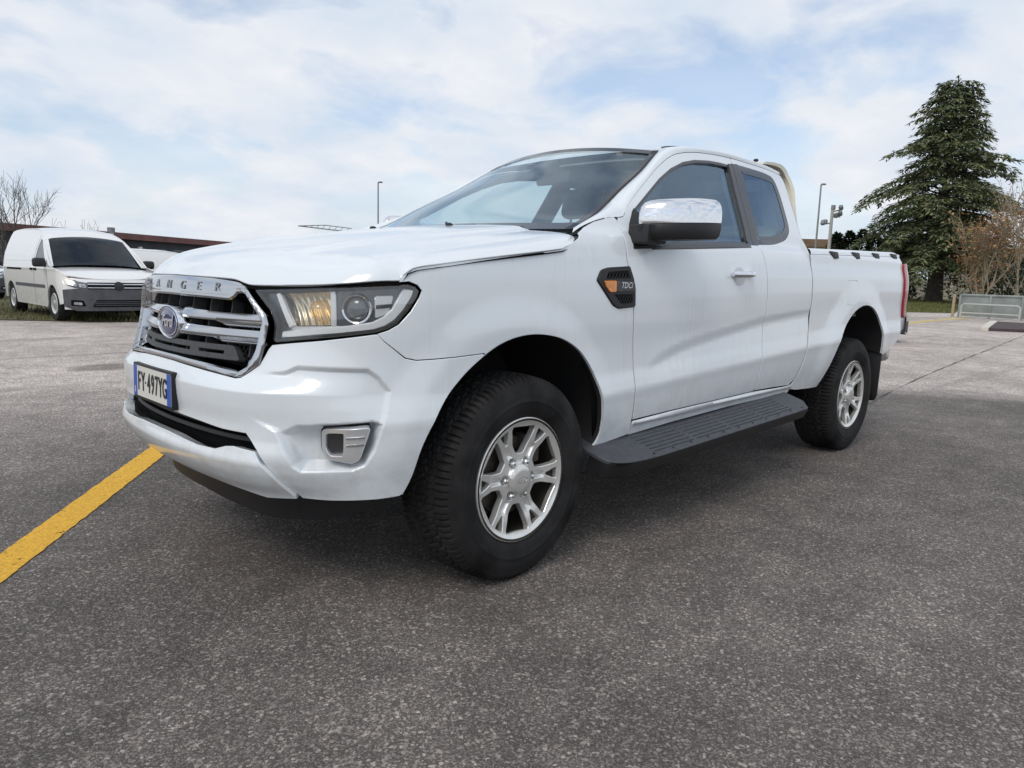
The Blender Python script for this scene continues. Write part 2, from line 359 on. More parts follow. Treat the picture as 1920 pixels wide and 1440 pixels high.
def plan(s):
    s=np.asarray(s,float);a=np.abs(s-S0)+S0   # reflect beyond centre
    sg=np.where(s<S0,-1.,1.)
    fr=a<PS[-1]
    x=np.where(fr,np.interp(a,PS,PXX),a)
    y=np.where(fr,np.interp(a,PS,PYY),.90)
    e=.004
    tx=np.where(fr,np.interp(a+e,PS,PXX)-np.interp(a-e,PS,PXX),1.);ty=np.where(fr,np.interp(a+e,PS,PYY)-np.interp(a-e,PS,PYY),0.)
    l=np.hypot(tx,ty);tx=tx/l;ty=ty/l
    # outward normal (left side drawn at -y): in (x,+y) frame outward = (-ty, tx)
    return x,y*sg,-ty,tx*sg
DF=([.30,.40,.455,.50,.545,.60,.64,.70,.745,.765,.80,.90,1.0,1.09,1.14],[-.13,-.085,-.035,-.008,.004,-.006,-.008,-.002,0,-.004,-.018,-.056,-.072,-.09,-.125])
DS=([.30,.40,.46,.50,.56,.62,.655,.69,.75,.85,.95,1.10,1.18,1.25,1.29,1.33,1.40,1.50,1.62,1.75,1.82],
    [-.06,-.035,-.020,-.010,0.0,.006,.010,.006,-.003,-.006,-.003,-.006,-.014,-.027,-.042,-.072,-.103,-.151,-.210,-.272,-.315])
RAKE=.055
def zr(s,z): # height relative to the raked body (door features climb towards the tail)
    return z-RAKE*0-(np.clip(s,0,3)-.67)*.052*ss(.2,.6,s)*(1-ss(1.05,1.25,z))
FLARES=[(0.0,.425,.485,.00),(3.235,.455,.515,.00)]
def arch_r(s,z,which):
    cx,cz=(( -.035,.43),(3.235,.47))[which]
    return np.hypot(s-cx,(z-cz))
def B(s,z,extra=None):
    s=np.asarray(s,float);z=np.asarray(z,float)
    x,y,nx,ny=plan(s)
    a=np.abs(s-S0)+S0
    wf=1-ss(-1.02,-.55,a)
    d=wf*_pch(*DF,z)+(1-wf)*_pch(*DS,zr(a,z))
    ap=a-S0
    d=d-_pch([.745,.81,.9,1.0,1.1],[0,.030,.032,.026,.022],z)*ss(.10,.50,ap)*(1-ss(.60,.95,ap))
    # flares
    for w,(R0,R1,h) in enumerate(((.48,.64,.011),(.50,.70,.017))):
        r=arch_r(a,z,w)
        d=d+h*(1-ss(R0+.02,R1,r))*ss(.40,.62,z)*(1-wf)
    # bed flank: a touch fuller below the rail
    d=d+np.where(a>2.42,1.,0)*(.020*ss(1.24,1.33,z)*(1-ss(1.33,1.40,z)))
    if extra is not None: d=d+extra(s,z)
    return np.stack([x+nx*d,-(y+ny*d),z],-1)
# ---- bonnet
HF_S=np.concatenate([np.linspace(S0,-.62,40),np.linspace(-.61,-.531,10)])
_hz=_pch([S0,-1.20,-1.09,-.92,-.7,-.53],[1.092,1.086,1.068,1.071,1.081,1.091],HF_S)
HFRONT=B(HF_S,_hz)           # front edge of the bonnet (3-D polyline, near half)
def hood_edge_y(x): return _pch([-.55,-.5,-.4,-.2,0.,.2,.40],[.866,.875,.890,.894,.893,.888,.875],x)
def hood_z(x,y):
    x=np.asarray(x,float);y=np.abs(np.asarray(y,float))
    zc=_pch([-1.,-.84,-.75,-.6,-.3,0,.3,.5],[1.170,1.186,1.194,1.206,1.253,1.294,1.328,1.34],x)
    ze=_pch([-.9,-.7,-.5,-.2,.1,.3,.5],[1.128,1.148,1.170,1.212,1.255,1.285,1.30],x)    # shoulder height at the edge
    ye=np.where(x<-.55,.87,hood_edge_y(x))
    t=np.clip(y/ye,0,1.1)
    z=zc-(zc-ze)*t**2.3
    # raised centre panel between two creases that close in towards the badge
    yb=_pch([-1.,-.8,-.3,.3],[.40,.44,.52,.60],x)
    z=z+.016*(1-ss(yb-.02,yb+.05,y))*ss(-.84,-.45,x)
    drop=_pch([-.6,-.5,-.2,.1,.3],[.026,.030,.034,.042,.05],x)
    z=z-drop*np.exp(-np.clip(ye-y,0,1)/.035)*ss(-.62,-.50,x)
    # front roll-off
    P=np.stack([x,y],-1).reshape(-1,2);Q=np.stack([HFRONT[:,0],-HFRONT[:,1]],-1)
    d=np.full(len(P),9.);zf=np.full(len(P),1.09)
    for i in range(len(Q)-1):
        a=Q[i];ab=Q[i+1]-a;tt=np.clip(((P-a)@ab)/(ab@ab),0,1);q=P-a-tt[:,None]*ab;dd=np.hypot(q[:,0],q[:,1]);zf=np.where(dd<d,HFRONT[i,2]+tt*(HFRONT[i+1,2]-HFRONT[i,2]),zf);d=np.minimum(d,dd)
    d=d.reshape(x.shape);zf=zf.reshape(x.shape);sc=.062-.044*ss(.62,.87,y)
    return zf+(z-zf)*(1-np.exp(-d/sc))
def HOOD(x,y): return np.stack([x,y,hood_z(x,y)],-1)
def hood_rear(y): return .205+.135*(np.abs(y)/.87)**2
# ---- windscreen and roof lines (near half, y<0)
WSE=np.array([(.386,-.766,1.31),(.488,-.75,1.349),(.598,-.73,1.398),(.803,-.683,1.51),(1.01,-.638,1.616),(1.13,-.609,1.688),(1.215,-.587,1.738)])
GAPARC=np.array([(.600,1.375),(.675,1.385),(.713,1.422),(.806,1.482),(.945,1.563),(1.103,1.652),(1.247,1.718),(1.355,1.749),(1.505,1.774),(1.707,1.791),(1.929,1.798),(2.161,1.793),(2.344,1.787),(2.49,1.772)])
# ------------------------------------------------------------------ the white pickup
truck = empty('pickup_truck', (1.6, 0, 0), 0, 'white four-wheel-drive pickup truck with chrome grille in the foreground', 'pickup truck')
def off(d): return lambda s, z: B(s, z, lambda a, b: d)
def mir(L): return [(2*S0-s, z) for s, z in L[::-1]]
def b3(L, d=0.0): L = np.asarray(L, float); return B(L[:,0], L[:,1], lambda a, b: d)

ARCH_F = smoothline([(-.508,.412),(-.484,.471),(-.455,.585),(-.39,.704),(-.303,.790),(-.214,.849),(-.121,.893),(-.021,.914),(.086,.914),(.201,.892),(.304,.842),(.381,.764),(.430,.680),(.458,.590),(.470,.510),(.462,.460),(.44,.437)], 6)
ARCH_R = smoothline([(2.711,.478),(2.740,.517),(2.768,.583),(2.817,.674),(2.915,.810),(3.05,.915),(3.19,.972),(3.33,.988),(3.46,.966),(3.575,.905),(3.65,.822),(3.695,.717),(3.715,.640)], 6)
i_cut = int(np.argmin(np.abs(ARCH_F[:,0]+.205)))
BUMP_SHUT = [(-.205,.858),(-.329,.853),(-.473,.849),(-.512,.857),(-.58,.911),(-.600,.933)]
GR_OUT = [(-1.085,.780),(-1.062,.784),(-1.003,.825),(-.986,.888),(-.976,.955),(-.990,.985),(-1.085,1.056),(-1.115,1.070),(-1.16,1.079),(-1.23,1.084)]
# ---- bumper (recessed wing pockets and fog-lamp wells are part of its pressing)
WING = np.array([(-.90,.812),(-.857,.830),(-.627,.829),(-.593,.804),(-.558,.760),(-.573,.684),(-.607,.572),(-.636,.523),(-.678,.506),(-.839,.503),(-.864,.520),(-.915,.626),(-1.0,.66),(-1.1,.70),(-1.1,.80)])
FOGW = np.array([(-.852,.648),(-.612,.665),(-.585,.655),(-.611,.572),(-.638,.527),(-.680,.511),(-.836,.508),(-.858,.524),(-.908,.625)])
def bump_extra(s, z):
    s = np.asarray(s, float); z = np.asarray(z, float); a = np.abs(s-S0)+S0; P = np.stack([a.ravel(), z.ravel()], -1)
    def sd(poly):
        d = pdist(P, poly); return np.where(inpoly(P, poly), d, -d).reshape(a.shape)
    w = ss(-.002, .013, sd(WING))*(ss(-1.02, -.86, a))*.016
    f = ss(-.003, .022, sd(FOGW))*.055*ss(-.93,-.80,a)
    return -w-f
BF = lambda s, z: B(s, z, bump_extra)
near = [(S0,.634),(-1.40,.633),(-1.25,.627),(-1.134,.619),(-1.022,.617),(-.974,.566),(-.922,.49),(-.880,.43),(-.851,.402),(-.76,.400),(-.679,.402),(-.59,.405),(-.517,.410)]
near += [tuple(p) for p in ARCH_F[1:i_cut]] + BUMP_SHUT + [(-.776,.908),(-.970,.886),(-.983,.872),(-1.004,.825),(-1.062,.784),(-1.085,.780),(-1.25,.790),(-1.45,.803),(S0,.805)]
outer = near[:-1] + [(S0,.805)] + mir(near[1:-1])
bumper = panel('bumper', outer, BF, WHITE, truck, sp=.0065, flange=.02, gap=0)
# lower lip of the bumper
LIPX = lambda s, z: B(s, z, lambda a, b: .012*(1-ss(.515,.556,b))+.003)
nl = [(S0,.440),(-1.382,.428),(-1.247,.42),(-1.1,.405),(-.998,.390),(-.868,.402)]
nl2 = [(-.897,.44),(-.937,.50),(-.984,.562),(-1.068,.570),(-1.10,.566),(-1.15,.551),(-1.25,.549),(-1.45,.560),(S0,.562)]
panel('bumper_lip', nl+nl2+mir((nl+nl2)[1:-1]), LIPX, WHITE, bumper, sp=.012, flange=.035, gap=.001)
# dark intake behind the lower opening, with two cross bars
intake = panel('intake', [(S0-.62,.50),(S0+.62,.50),(S0+.62,.66),(S0-.62,.66)], off(-.075), DARK, bumper, sp=.05, flange=0)
for zz in (.585, .612):
    panel('intake_bar', [(S0-.56,zz-.006),(S0+.56,zz-.006),(S0+.56,zz+.006),(S0-.56,zz+.006)], off(-.045), BLACKP, bumper, sp=.03, flange=.02, gap=0)
# air dam under the bumper
dam = lambda s, z: B(s, z, lambda a, b: -.14-.20*(.43-b)-((1-ss(-1.02,-.55,np.abs(a-S0)+S0))*_pch(*DF,b)+ss(-1.02,-.55,np.abs(a-S0)+S0)*_pch(*DS,b)))
panel('air_dam', [(S0-.985,.335),(S0-.8,.300),(S0-.5,.285),(S0,.30),(S0+.5,.285),(S0+.8,.300),(S0+.985,.335),(S0+1.0,.44),(S0-1.0,.44)], dam, BLACKP, bumper, sp=.03, flange=.02, gap=0)
# ---- fog lamps
def fog(mr):
    pol = roundpoly([(-.772,.634),(-.622,.646),(-.655,.545),(-.680,.532),(-.752,.541),(-.772,.572)], .012)
    pod = lambda s, z: B(s, z, lambda a, b: -.030+.030*ss(-.77,-.655,np.abs(a-S0)+S0))
    inner = roundpoly([(-.762,.624),(-.702,.629),(-.704,.553),(-.748,.551),(-.762,.575)], .010)
    panel('fog_surround', inset(pol, -.006), off(-.048), BLACKP, bumper, sp=.012, flange=.01, gap=0, mirror=mr)
    bz = panel('fog_lamp', pol, pod, SATIN, bumper, holes=[inner], sp=.010, flange=.03, gap=0, mirror=mr)
    panel('lens', inner, off(-.045), LENS, bz, sp=.012, flange=0, gap=0, mirror=mr)
    panel('bulb_well', inset(inner, -.003), off(-.060), mat('fog_dark', (.03,.03,.032), .2, coat=.5), bz, sp=.012, flange=0, gap=0, mirror=mr)
    for k, z in enumerate((.612, .588)):
        mb = MB().tube([b3([(s, z+(s+.70)*.10)], -.030+.030*float(ss(-.77,-.655,s))+.001)[0] for s in np.linspace(-.695,-.64,5)], .0035, 6)
        mb.build('ridge', CHROMED, bz, mirror=mr)
sided(fog)
# ---- grille
def GB(s, z, fn):
    def ex(a, b):
        wf = 1-ss(-1.02,-.55,np.abs(np.asarray(a)-S0)+S0)
        return wf*(-.026-.20*(b-.80)-_pch(*DF,b))+fn(a, b)
    return B(s, z, ex)
def goff(d): return lambda s, z: GB(s, z, lambda a, b: d)
def g3(L, d=0.0): L = np.asarray(L, float); return GB(L[:,0], L[:,1], lambda a, b: d)
def gout(d): return GR_OUT
gn = [(S0,.806),(-1.45,.804),(-1.25,.792)] + GR_OUT + [(-1.3,1.088),(-1.45,1.091),(S0,1.092)]
gouter = gn + mir(gn[1:-1])
gi = [(S0,.819),(-1.45,.818),(-1.25,.807),(-1.095,.798),(-1.055,.818),(-1.030,.870),(-1.014,.955),(-1.030,.978),(-1.104,1.041),(-1.128,1.052),(-1.152,1.050),(-1.168,1.036),(-1.19,1.027),(-1.3,1.030),(S0,1.033)]
ginner = gi + mir(gi[1:-1])
def gf_extra(a, b):
    a = np.asarray(a, float); b = np.asarray(b, float); P = np.stack([a.ravel(), b.ravel()], -1); do = pdist(P, gouter); di = pdist(P, ginner)
    t = np.clip(do/np.maximum(do+di, 1e-6), 0, 1).reshape(a.shape)
    w = .25+.75*ss(.42,.52,np.abs(a-S0)); return .004+.013*w*np.sin(np.pi*np.clip(t,0,1))**.8
GFX = lambda s, z: GB(s, z, gf_extra)
GCH = mat('grille_chrome', (.56,.57,.59), .13, 1.0)
grille = panel('grille', gouter, GFX, GCH, truck, holes=[ginner], sp=.012, flange=.06, gap=.003, bev=.006)
gback = panel('grille_back', gouter, goff(-.085), DARK, grille, sp=.04, flange=0, gap=.012)
for k in range(-4, 5):
    s0 = S0+k*.118
    mb = MB(); 
    for d0, d1 in ((-.080, -.035),):
        P = np.stack([g3([(s0-.0018, z) for z in np.linspace(.84,1.03,5)], d0), g3([(s0-.0018, z) for z in np.linspace(.84,1.03,5)], d1), g3([(s0+.0018, z) for z in np.linspace(.84,1.03,5)], d1), g3([(s0+.0018, z) for z in np.linspace(.84,1.03,5)], d0)])
        mb.grid(P, cu=False)
    mb.build('grille_fin', GREYP, grille)
def bar(z0, z1, zk, dk):
    for sg in (1, -1):
        # each bar steps up in depth towards the badge
        def FX(s, z): return GB(s, z, lambda a, b: dk-.018+.016*np.clip(1-np.abs(b-(z0+z1)/2+zk*.5)/.020, 0, 1))
        L = [(.085,z0),(.30,z0),(.34,z0-zk),(.565,z0-zk),(.565,z1-zk*.4),(.34,z1-zk*.4),(.085,z1)]
        L = [(S0+sg*a, z) for a, z in L]
        panel('grille_bar', L, FX, GCH, grille, sp=.012, flange=.035, gap=0, bev=.004)
bar(.951,.983,.012,-.006)
bar(.896,.931,.010,-.004)
# dark lower ledge with two long slots
sl_ = lambda a, b: [(S0+a,.842),(S0+b,.842),(S0+b,.856),(S0+a,.856)]
panel('grille_ledge', roundpoly([(S0-.44,.828),(S0+.44,.828),(S0+.40,.872),(S0-.40,.872)], .012), goff(-.022), GREYP, grille, holes=[sl_(-.36,-.22), sl_(-.17,.17), sl_(.22,.36)], sp=.012, flange=.03, gap=0)
# coarse mesh in the lower corners
for sg in (1, -1):
    mb = MB()
    for k in range(9):
        a0 = .40+k*.022
        for q in (1, -1):
            p = [(S0+sg*(a0-q*.03+q*.06*t), .825+.085*t) for t in np.linspace(0,1,4)]
            p = [pp for pp in p if abs(pp[0]-S0) < .55]
            if len(p) > 1: mb.tube(g3(p, -.05), .0022, 4)
    mb.build('grille_mesh', BLACKP, grille)['kind'] = 'stuff'
# badge: chrome oval ring, blue oval, script
bc = GB(S0, .930, lambda a, b: -.016); bx0, bz0 = float(bc[0]), .928
TB = Matrix.Translation((bx0, 0, bz0)) @ Matrix(((0,0,-1,0),(-1,0,0,0),(0,1,0,0),(0,0,0,1)))   # local x -> -y (right of viewer), local y -> up, local z -> forward (-x)
def oval(a, b, h0, h1, h2, n=40):
    P = [];
    for (f, h) in h0: P.append([(a*f*math.cos(2*math.pi*k/n), b*f*math.sin(2*math.pi*k/n), h) for k in range(n)])
    return np.array(P)
def xf(T, V): V = np.asarray(V, float); A = np.array(T.to_3x3()); return (V.reshape(-1,3) @ A.T + np.array(T.translation)).reshape(V.shape)
mb = MB(); mb.grid(xf(TB, oval(.106,.061,[(.80,-.055),(1.0,-.055),(1.0,.002),(.97,.010),(.92,.012),(.86,.008)],0,0)), cv=True)
badge = mb.build('badge', CHROME, grille)
mb = MB(); mb.grid(xf(TB, oval(.106,.061,[(.87,.004),(.86,.009),(.80,.011),(.4,.0135),(.0,.014)],0,0)), cv=True); mb.build('oval', BLUEB, badge)
mb = MB(); mb.grid(xf(TB, oval(.106,.061,[(.80,.0105),(.795,.0128),(.765,.0128),(.76,.0105)],0,0)), cv=True); mb.build('oval_line', CHROME, badge)
V, F = text_mesh('Ford', .060, shear=.45, extrude=.0016, bold=.0008, space=.92); V = V*(.92,1,1)+(0.0,.002,.0150); mb = MB().add(xf(TB, V), F); mb.build('script', CHROME, badge, smooth=False)
# RANGER letters along the top bar
for k, ch in enumerate('RANGER'):
    a = S0 + (-.258,-.128,-.008,.113,.222,.328)[k]
    V, F = text_mesh(ch, .042, extrude=.0012, bold=.0); V = V*(1.25,1,1)
    P = GB(a, 1.060, lambda q, w: .0090); e = .002; P2 = GB(a+e, 1.060, lambda q, w: .0090); P3 = GB(a, 1.060+e, lambda q, w: .0090)
    ux = Vector(P2-P).normalized(); uy = Vector(P3-P).normalized(); uz = ux.cross(uy)
    T = Matrix(((ux.x,uy.x,uz.x,P[0]),(ux.y,uy.y,uz.y,P[1]),(ux.z,uy.z,uz.z,P[2]),(0,0,0,1)))
    MB().add(xf(T, V), F).build('letter', mat('letter_grey', (.36,.37,.38), .3, .7), grille, smooth=False)
# ---- number plate on its holder
plate = empty('tmp', (0,0,0)); bpy.data.objects.remove(plate)
TP = Matrix.Translation((-.957, 0, .7065)) @ Matrix(((0,0,-1,0),(-1,0,0,0),(0,1,0,0),(0,0,0,1))) @ Matrix.Rotation(-.02, 4, 'X')
mb = MB(); mb.prism(roundpoly([(-.186,-.066),(.186,-.066),(.186,.064),(-.186,.064)], .006), TP @ Matrix.Translation((0,0,-.012)), .018, bev=.002); plate = mb.build('number_plate', BLACKP, truck)
mb = MB(); mb.prism(roundpoly([(-.1795,-.055),(.1795,-.055),(.1795,.055),(-.1795,.055)], .006), TP @ Matrix.Translation((0,0,.0065)), .0015); mb.build('plate_face', PLATEW, plate, smooth=False)
for x0, x1 in ((-.1795,-.1445),(.1445,.1795)):
    mb = MB(); mb.prism([(x0,-.055),(x1,-.055),(x1,.055),(x0,.055)], TP @ Matrix.Translation((0,0,.008)), .0006); mb.build('plate_band', PLATEB, plate, smooth=False)
mb = MB()
for ch, x in zip('FY497YG', (-.120,-.080,-.024,.014,.050,.088,.126)):
    V, F = text_mesh(ch, .095, extrude=.0008, bold=.0018); V = V*(.60,1.0,1)+(x,-.002,.0092); mb.add(xf(TP, V), F)
mb.prism([(-.057+.004*math.cos(k), .004*math.sin(k)) for k in np.linspace(0,2*math.pi,10)[:-1]], TP @ Matrix.Translation((0,0,.0085)), .0012)
mb.build('plate_letters', INK, plate, smooth=False)
V, F = text_mesh('I', .030, extrude=.0006, bold=.001); MB().add(xf(TP, V+(-.162,-.035,.0092)), F).build('country_letter', PLATEW, plate, smooth=False)

# ---- bonnet
hy = np.linspace(-.86, .86, 44)
fl = np.stack([HFRONT[:,0], HFRONT[:,1]], -1)                         # centre -> near corner
side = np.stack([np.linspace(-.50,.20,24), -hood_edge_y(np.linspace(-.50,.20,24))], -1)
rc = smoothline([(.20,-.888),(.255,-.876),(.300,-.858),(.322,-.835),(hood_rear(.80),-.80)], 4)
rear = np.stack([hood_rear(np.linspace(.78,0,30)), -np.linspace(.78,0,30)], -1)
half = np.vstack([fl, side, rc[1:], rear])                             # centre front -> corner -> rear centre
hood_out = np.vstack([half, (half*(1,-1))[::-1][1:-1]])
hood = panel('bonnet', hood_out, HOOD, WHITE, truck, sp=.019, flange=.007, gap=.0035, bev=.0015)
gl_ = panel('bonnet_gap_shade', inset(hood_out, .002), lambda x, y: HOOD(x, y)-np.array([0,0,.012]), GAP, hood, sp=.06, flange=.0, gap=0)  # black sheet under the whole bonnet, shade of its shut line put into colour
# washer jets
for yy in (-.28, .28):
    x0 = float(hood_rear(yy))-.06; mb = MB(); mb.ell((x0, yy, float(hood_z(np.array([x0]), np.array([yy]))[0])+.002), (.018,.014,.009), 10, 6); mb.build('washer_jet', BLACKP, hood)

# ---- front wings
HL = [(-1.080,1.059),(-.9,1.067),(-.7,1.078),(-.536,1.088),(-.501,1.092),(-.474,1.083),(-.461,1.070),(-.469,1.048),(-.498,1.006),(-.536,.966),(-.568,.949),(-.608,.938),(-.70,.926),(-.791,.914),(-.962,.894),(-.975,.906),(-.971,.958),(-.992,.992)]
_hx = np.linspace(-.495, .20, 22)
FEN_TOP = [(-.534,1.094),(-.522,1.114)] + [(float(x), float(hood_z(np.array([x]), np.array([hood_edge_y(x)-.003]))[0])+.0030+.0035*float(ss(-.2,.15,x))) for x in _hx] + [(float(q[0]), float(hood_z(q[:1], q[1:]+.004)[0])+.002) for q in rc[3:-2:2]] + [(.318,1.294)]
def wing(mr):
    o = BUMP_SHUT[::1] and []
    o = [(-.602,.937),(-.566,.948),(-.533,.966),(-.494,1.006),(-.465,1.049),(-.456,1.071),(-.471,1.087),(-.499,1.097)] + FEN_TOP + [(.37,1.318),(.46,1.348),(.55,1.368),(.600,1.378),(.628,1.36),(.612,1.28),(.606,1.201),(.633,1.09),(.650,1.005),(.668,.80),(.680,.60),(.684,.517),(.69,.456)]
    o += [(.60,.447),(.44,.435)] + [tuple(p) for p in ARCH_F[::-1][1:len(ARCH_F)-i_cut]] + [(-.205,.862),(-.329,.857),(-.473,.853),(-.510,.861),(-.580,.915)]
    w = panel('wing', o, off(0), WHITE, truck, sp=.018, flange=.004, bev=.0012, gap=.0022, mirror=mr)
    # arch lip return
    P = b3(ARCH_F, 0); mb = MB(); Q = P.copy(); Q[:,1] += .012
    mb.grid(np.stack([P, Q]), flip=True); mb.build('arch_lip', WHITE, w, mirror=mr)
    # side vent
    vp = roundpoly([(.402,1.116),(.428,1.153),(.470,1.163),(.618,1.172),(.640,1.124),(.653,1.069),(.655,1.012),(.545,1.005),(.508,1.018),(.436,1.085)], [.006,.012,.012,.004,.004,.004,.006,.012,.012,.010])
    h1 = roundpoly([(.470,1.150),(.604,1.158),(.622,1.126),(.452,1.120)], .005); h2 = roundpoly([(.505,1.060),(.640,1.062),(.640,1.024),(.556,1.020)], .006)
    v = panel('side_vent', vp, off(.007), BLACKP, w, holes=[h1, h2], sp=.010, flange=.012, gap=0, mirror=mr, bev=.004)
    panel('vent_back', inset(vp, .006), off(.001), DARK, v, sp=.02, flange=0, gap=0, mirror=mr)
    mb = MB()
    for k in range(7):
        for r_, (sa, sb, za, zb) in enumerate(((.47,.62,1.123,1.153),(.52,.645,1.024,1.060))):
            s0 = sa+(sb-sa)*k/7
            for q in (0, 1): mb.tube(b3([(s0+q*.02, za), (s0+(1-q)*.02, zb)], .005), .0016, 4)
    mb.build('vent_mesh', BLACKP, v, mirror=mr)['kind'] = 'stuff'
    panel('indicator', roundpoly([(.440,1.112),(.515,1.114),(.515,1.072),(.478,1.070),(.452,1.090)], .006), off(.012), AMBER, v, sp=.012, flange=.008, gap=0, mirror=mr)
    panel('name_strip', roundpoly([(.520,1.112),(.640,1.112),(.650,1.075),(.522,1.072)], .004), off(.0105), GREYP, v, sp=.02, flange=.006, gap=0, mirror=mr)
    mb = MB()
    V, F = text_mesh('TDCi', .034, shear=.25, extrude=.0006, bold=.0005); sg = -1 if mr else 1
    c = b3([(.583,1.096)], .0125)[0]
    A = np.array([(c[0]+sg*v[0], c[1]-v[2], c[2]+v[1]) for v in V]); mb.add(A, F); mb.build('vent_lettering', CHROMED, v, smooth=False, mirror=mr)
sided(wing)
# ---- headlamps
def headlamp(mr):
    hs = empty('tmp', (0,0,0)); bpy.data.objects.remove(hs)
    bucket = panel('headlamp', inset(HL, .002), off(-.085), mat('lamp_dark', (.030,.032,.036), .35, coat=.3), truck, sp=.02, flange=-.078, gap=0, bev=0, mirror=mr)
    panel('lens', HL, off(-.003), LENS, bucket, sp=.014, flange=.006, gap=.004, mirror=mr)
    # black surround
    panel('lamp_frame', HL, off(-.008), BLACKP, bucket, holes=[inset(HL, .011)], sp=.014, flange=.03, gap=.003, mirror=mr)
    # dark inner bezel
    bez = inset(HL, .012)
    amb = roundpoly([(-.945,1.050),(-.752,1.062),(-.735,1.05),(-.735,.965),(-.75,.955),(-.888,.948)], .012)
    prj = np.array([(-.655+.048*math.cos(t), 1.010+.048*math.sin(t)) for t in np.linspace(0, 2*math.pi, 24)[:-1]])
    panel('lamp_bezel', bez, off(-.030), mat('lamp_bezel', (.085,.09,.10), .18, .5, coat=.6), bucket, holes=[amb, prj], sp=.014, flange=.02, gap=0, mirror=mr)
    # reflector of the turn lamp: ribbed warm bowl
    def bowl(s, z):
        u = (s+.835)/.10; w = (z-1.005)/.055; return B(s, z, lambda a, b: -.068+.022*np.clip(u*u+w*w, 0, 1.6)+.0045*np.sin(a*210+b*120))
    panel('reflector', inset(amb, -.004), bowl, mat('reflector', (.90,.80,.62), .20, .75), bucket, sp=.007, flange=0, gap=0, mirror=mr)
    mb = MB(); c = b3([(-.785,1.000)], -.042)[0]; mb.ell(c, (.034,.034,.034), 16, 10); mb.build('bulb_cover', glass('bulb_glass', (.99,.86,.62), .25, hazecol=(.9,.62,.28)) if 'bulb_glass' not in MATS else MATS['bulb_glass'], bucket, mirror=mr)
    panel('lamp_divider', [(-.745,1.060),(-.730,1.061),(-.728,.958),(-.743,.957)], off(-.024), SATIN, bucket, sp=.012, flange=.02, gap=0, mirror=mr)
    panel('lamp_shelf', [(-.895,.946),(-.72,.955),(-.72,.948),(-.90,.938)], off(-.022), SATIN, bucket, sp=.012, flange=.02, gap=0, mirror=mr)
    # projector
    x, y, nx, ny = plan(-.655); c = Vector(b3([(-.655,1.010)], -.045)[0]); nz = Vector((float(nx), -float(ny), 0)).normalized(); fw = Vector((-.75,-.66,0)).normalized()
    q = fw.to_track_quat('Z', 'Y').to_matrix().to_4x4(); T = Matrix.Translation(c) @ q
    MB().lathe([(.046,-.02),(.048,.018),(.045,.024),(.040,.022),(.037,.004)], T, 32).build('projector_ring', CHROME, bucket, mirror=mr)
    MB().lathe([(.038,.004),(.034,.012),(.024,.020),(.012,.024),(.0005,.025)], T, 32).build('projector_lens', mat('projector_glass', (.10,.11,.12), .03, coat=1.0), bucket, mirror=mr)
    # bright fins behind the projector
    panel('lamp_fin', roundpoly([(-.602,1.050),(-.545,1.052),(-.560,1.000),(-.602,.985)], .006), off(-.022), SATIN, bucket, sp=.012, flange=.02, gap=0, mirror=mr)
    panel('lamp_fin', [(-.600,1.022),(-.552,1.026),(-.553,1.018),(-.600,1.014)], off(-.017), mat('lamp_dark', (0,0,0)), bucket, sp=.012, flange=.004, gap=0, mirror=mr)
    # chrome light strip along the foot and up the outer corner
    st = [(-.938,.911),(-.79,.929),(-.69,.939),(-.612,.950),(-.575,.962),(-.543,.982),(-.515,1.012),(-.487,1.052),(-.480,1.070),(-.512,1.071),(-.526,1.045),(-.548,1.010),(-.575,.986),(-.612,.968),(-.69,.955),(-.79,.945),(-.936,.927)]
    panel('light_strip', st, off(-.013), mat('strip_chrome', (.86,.87,.88), .22, .25), bucket, sp=.010, flange=.012, gap=0, bev=.004, mirror=mr)
    panel('light_strip', [(-.972,1.046),(-.957,1.049),(-.888,.950),(-.905,.946)], off(-.014), mat('strip_chrome', (0,0,0)), bucket, sp=.010, flange=.012, gap=0, bev=.003, mirror=mr)
sided(headlamp)

# ---- doors, rockers, cab side
ga = [tuple(p) for p in smoothline(GAPARC, 5)]
DWIN = np.array([(.664,1.253),(.78,1.264),(1.2,1.290),(1.728,1.315),(1.79,1.55),(1.846,1.751),(1.74,1.752),(1.628,1.747),(1.477,1.731),(1.346,1.703),(1.207,1.654),(1.066,1.588),(.887,1.488),(.752,1.412),(.700,1.352),(.672,1.295)])
QWIN = roundpoly([(1.835,1.320),(2.06,1.330),(2.23,1.365),(2.320,1.420),(2.350,1.500),(2.385,1.640),(2.375,1.742),(2.26,1.760),(2.11,1.764),(1.945,1.767)], [.01,.08,.08,.05,.03,.04,.05,.04,.05,.01])
DREAR = [(1.817,.540),(1.826,.62),(1.838,.72),(1.853,.847),(1.866,.95),(1.868,1.061),(1.858,1.15),(1.850,1.230),(1.838,1.300),(1.845,1.40),(1.905,1.797)]
def scoop(s, z):
    """the dished flank of the doors: a soft scoop that opens towards the tail"""
    zl = _pch([.5,.72,.87,1.14,1.54,1.85,2.4], [.66,.735,.805,.862,.912,.948,.985], s)
    return -.009*ss(.0,.06,zl-z)*ss(.70,1.0,s)*(1-ss(.0,.16,zl-z))
DF_ = lambda s, z: B(s, z, scoop)
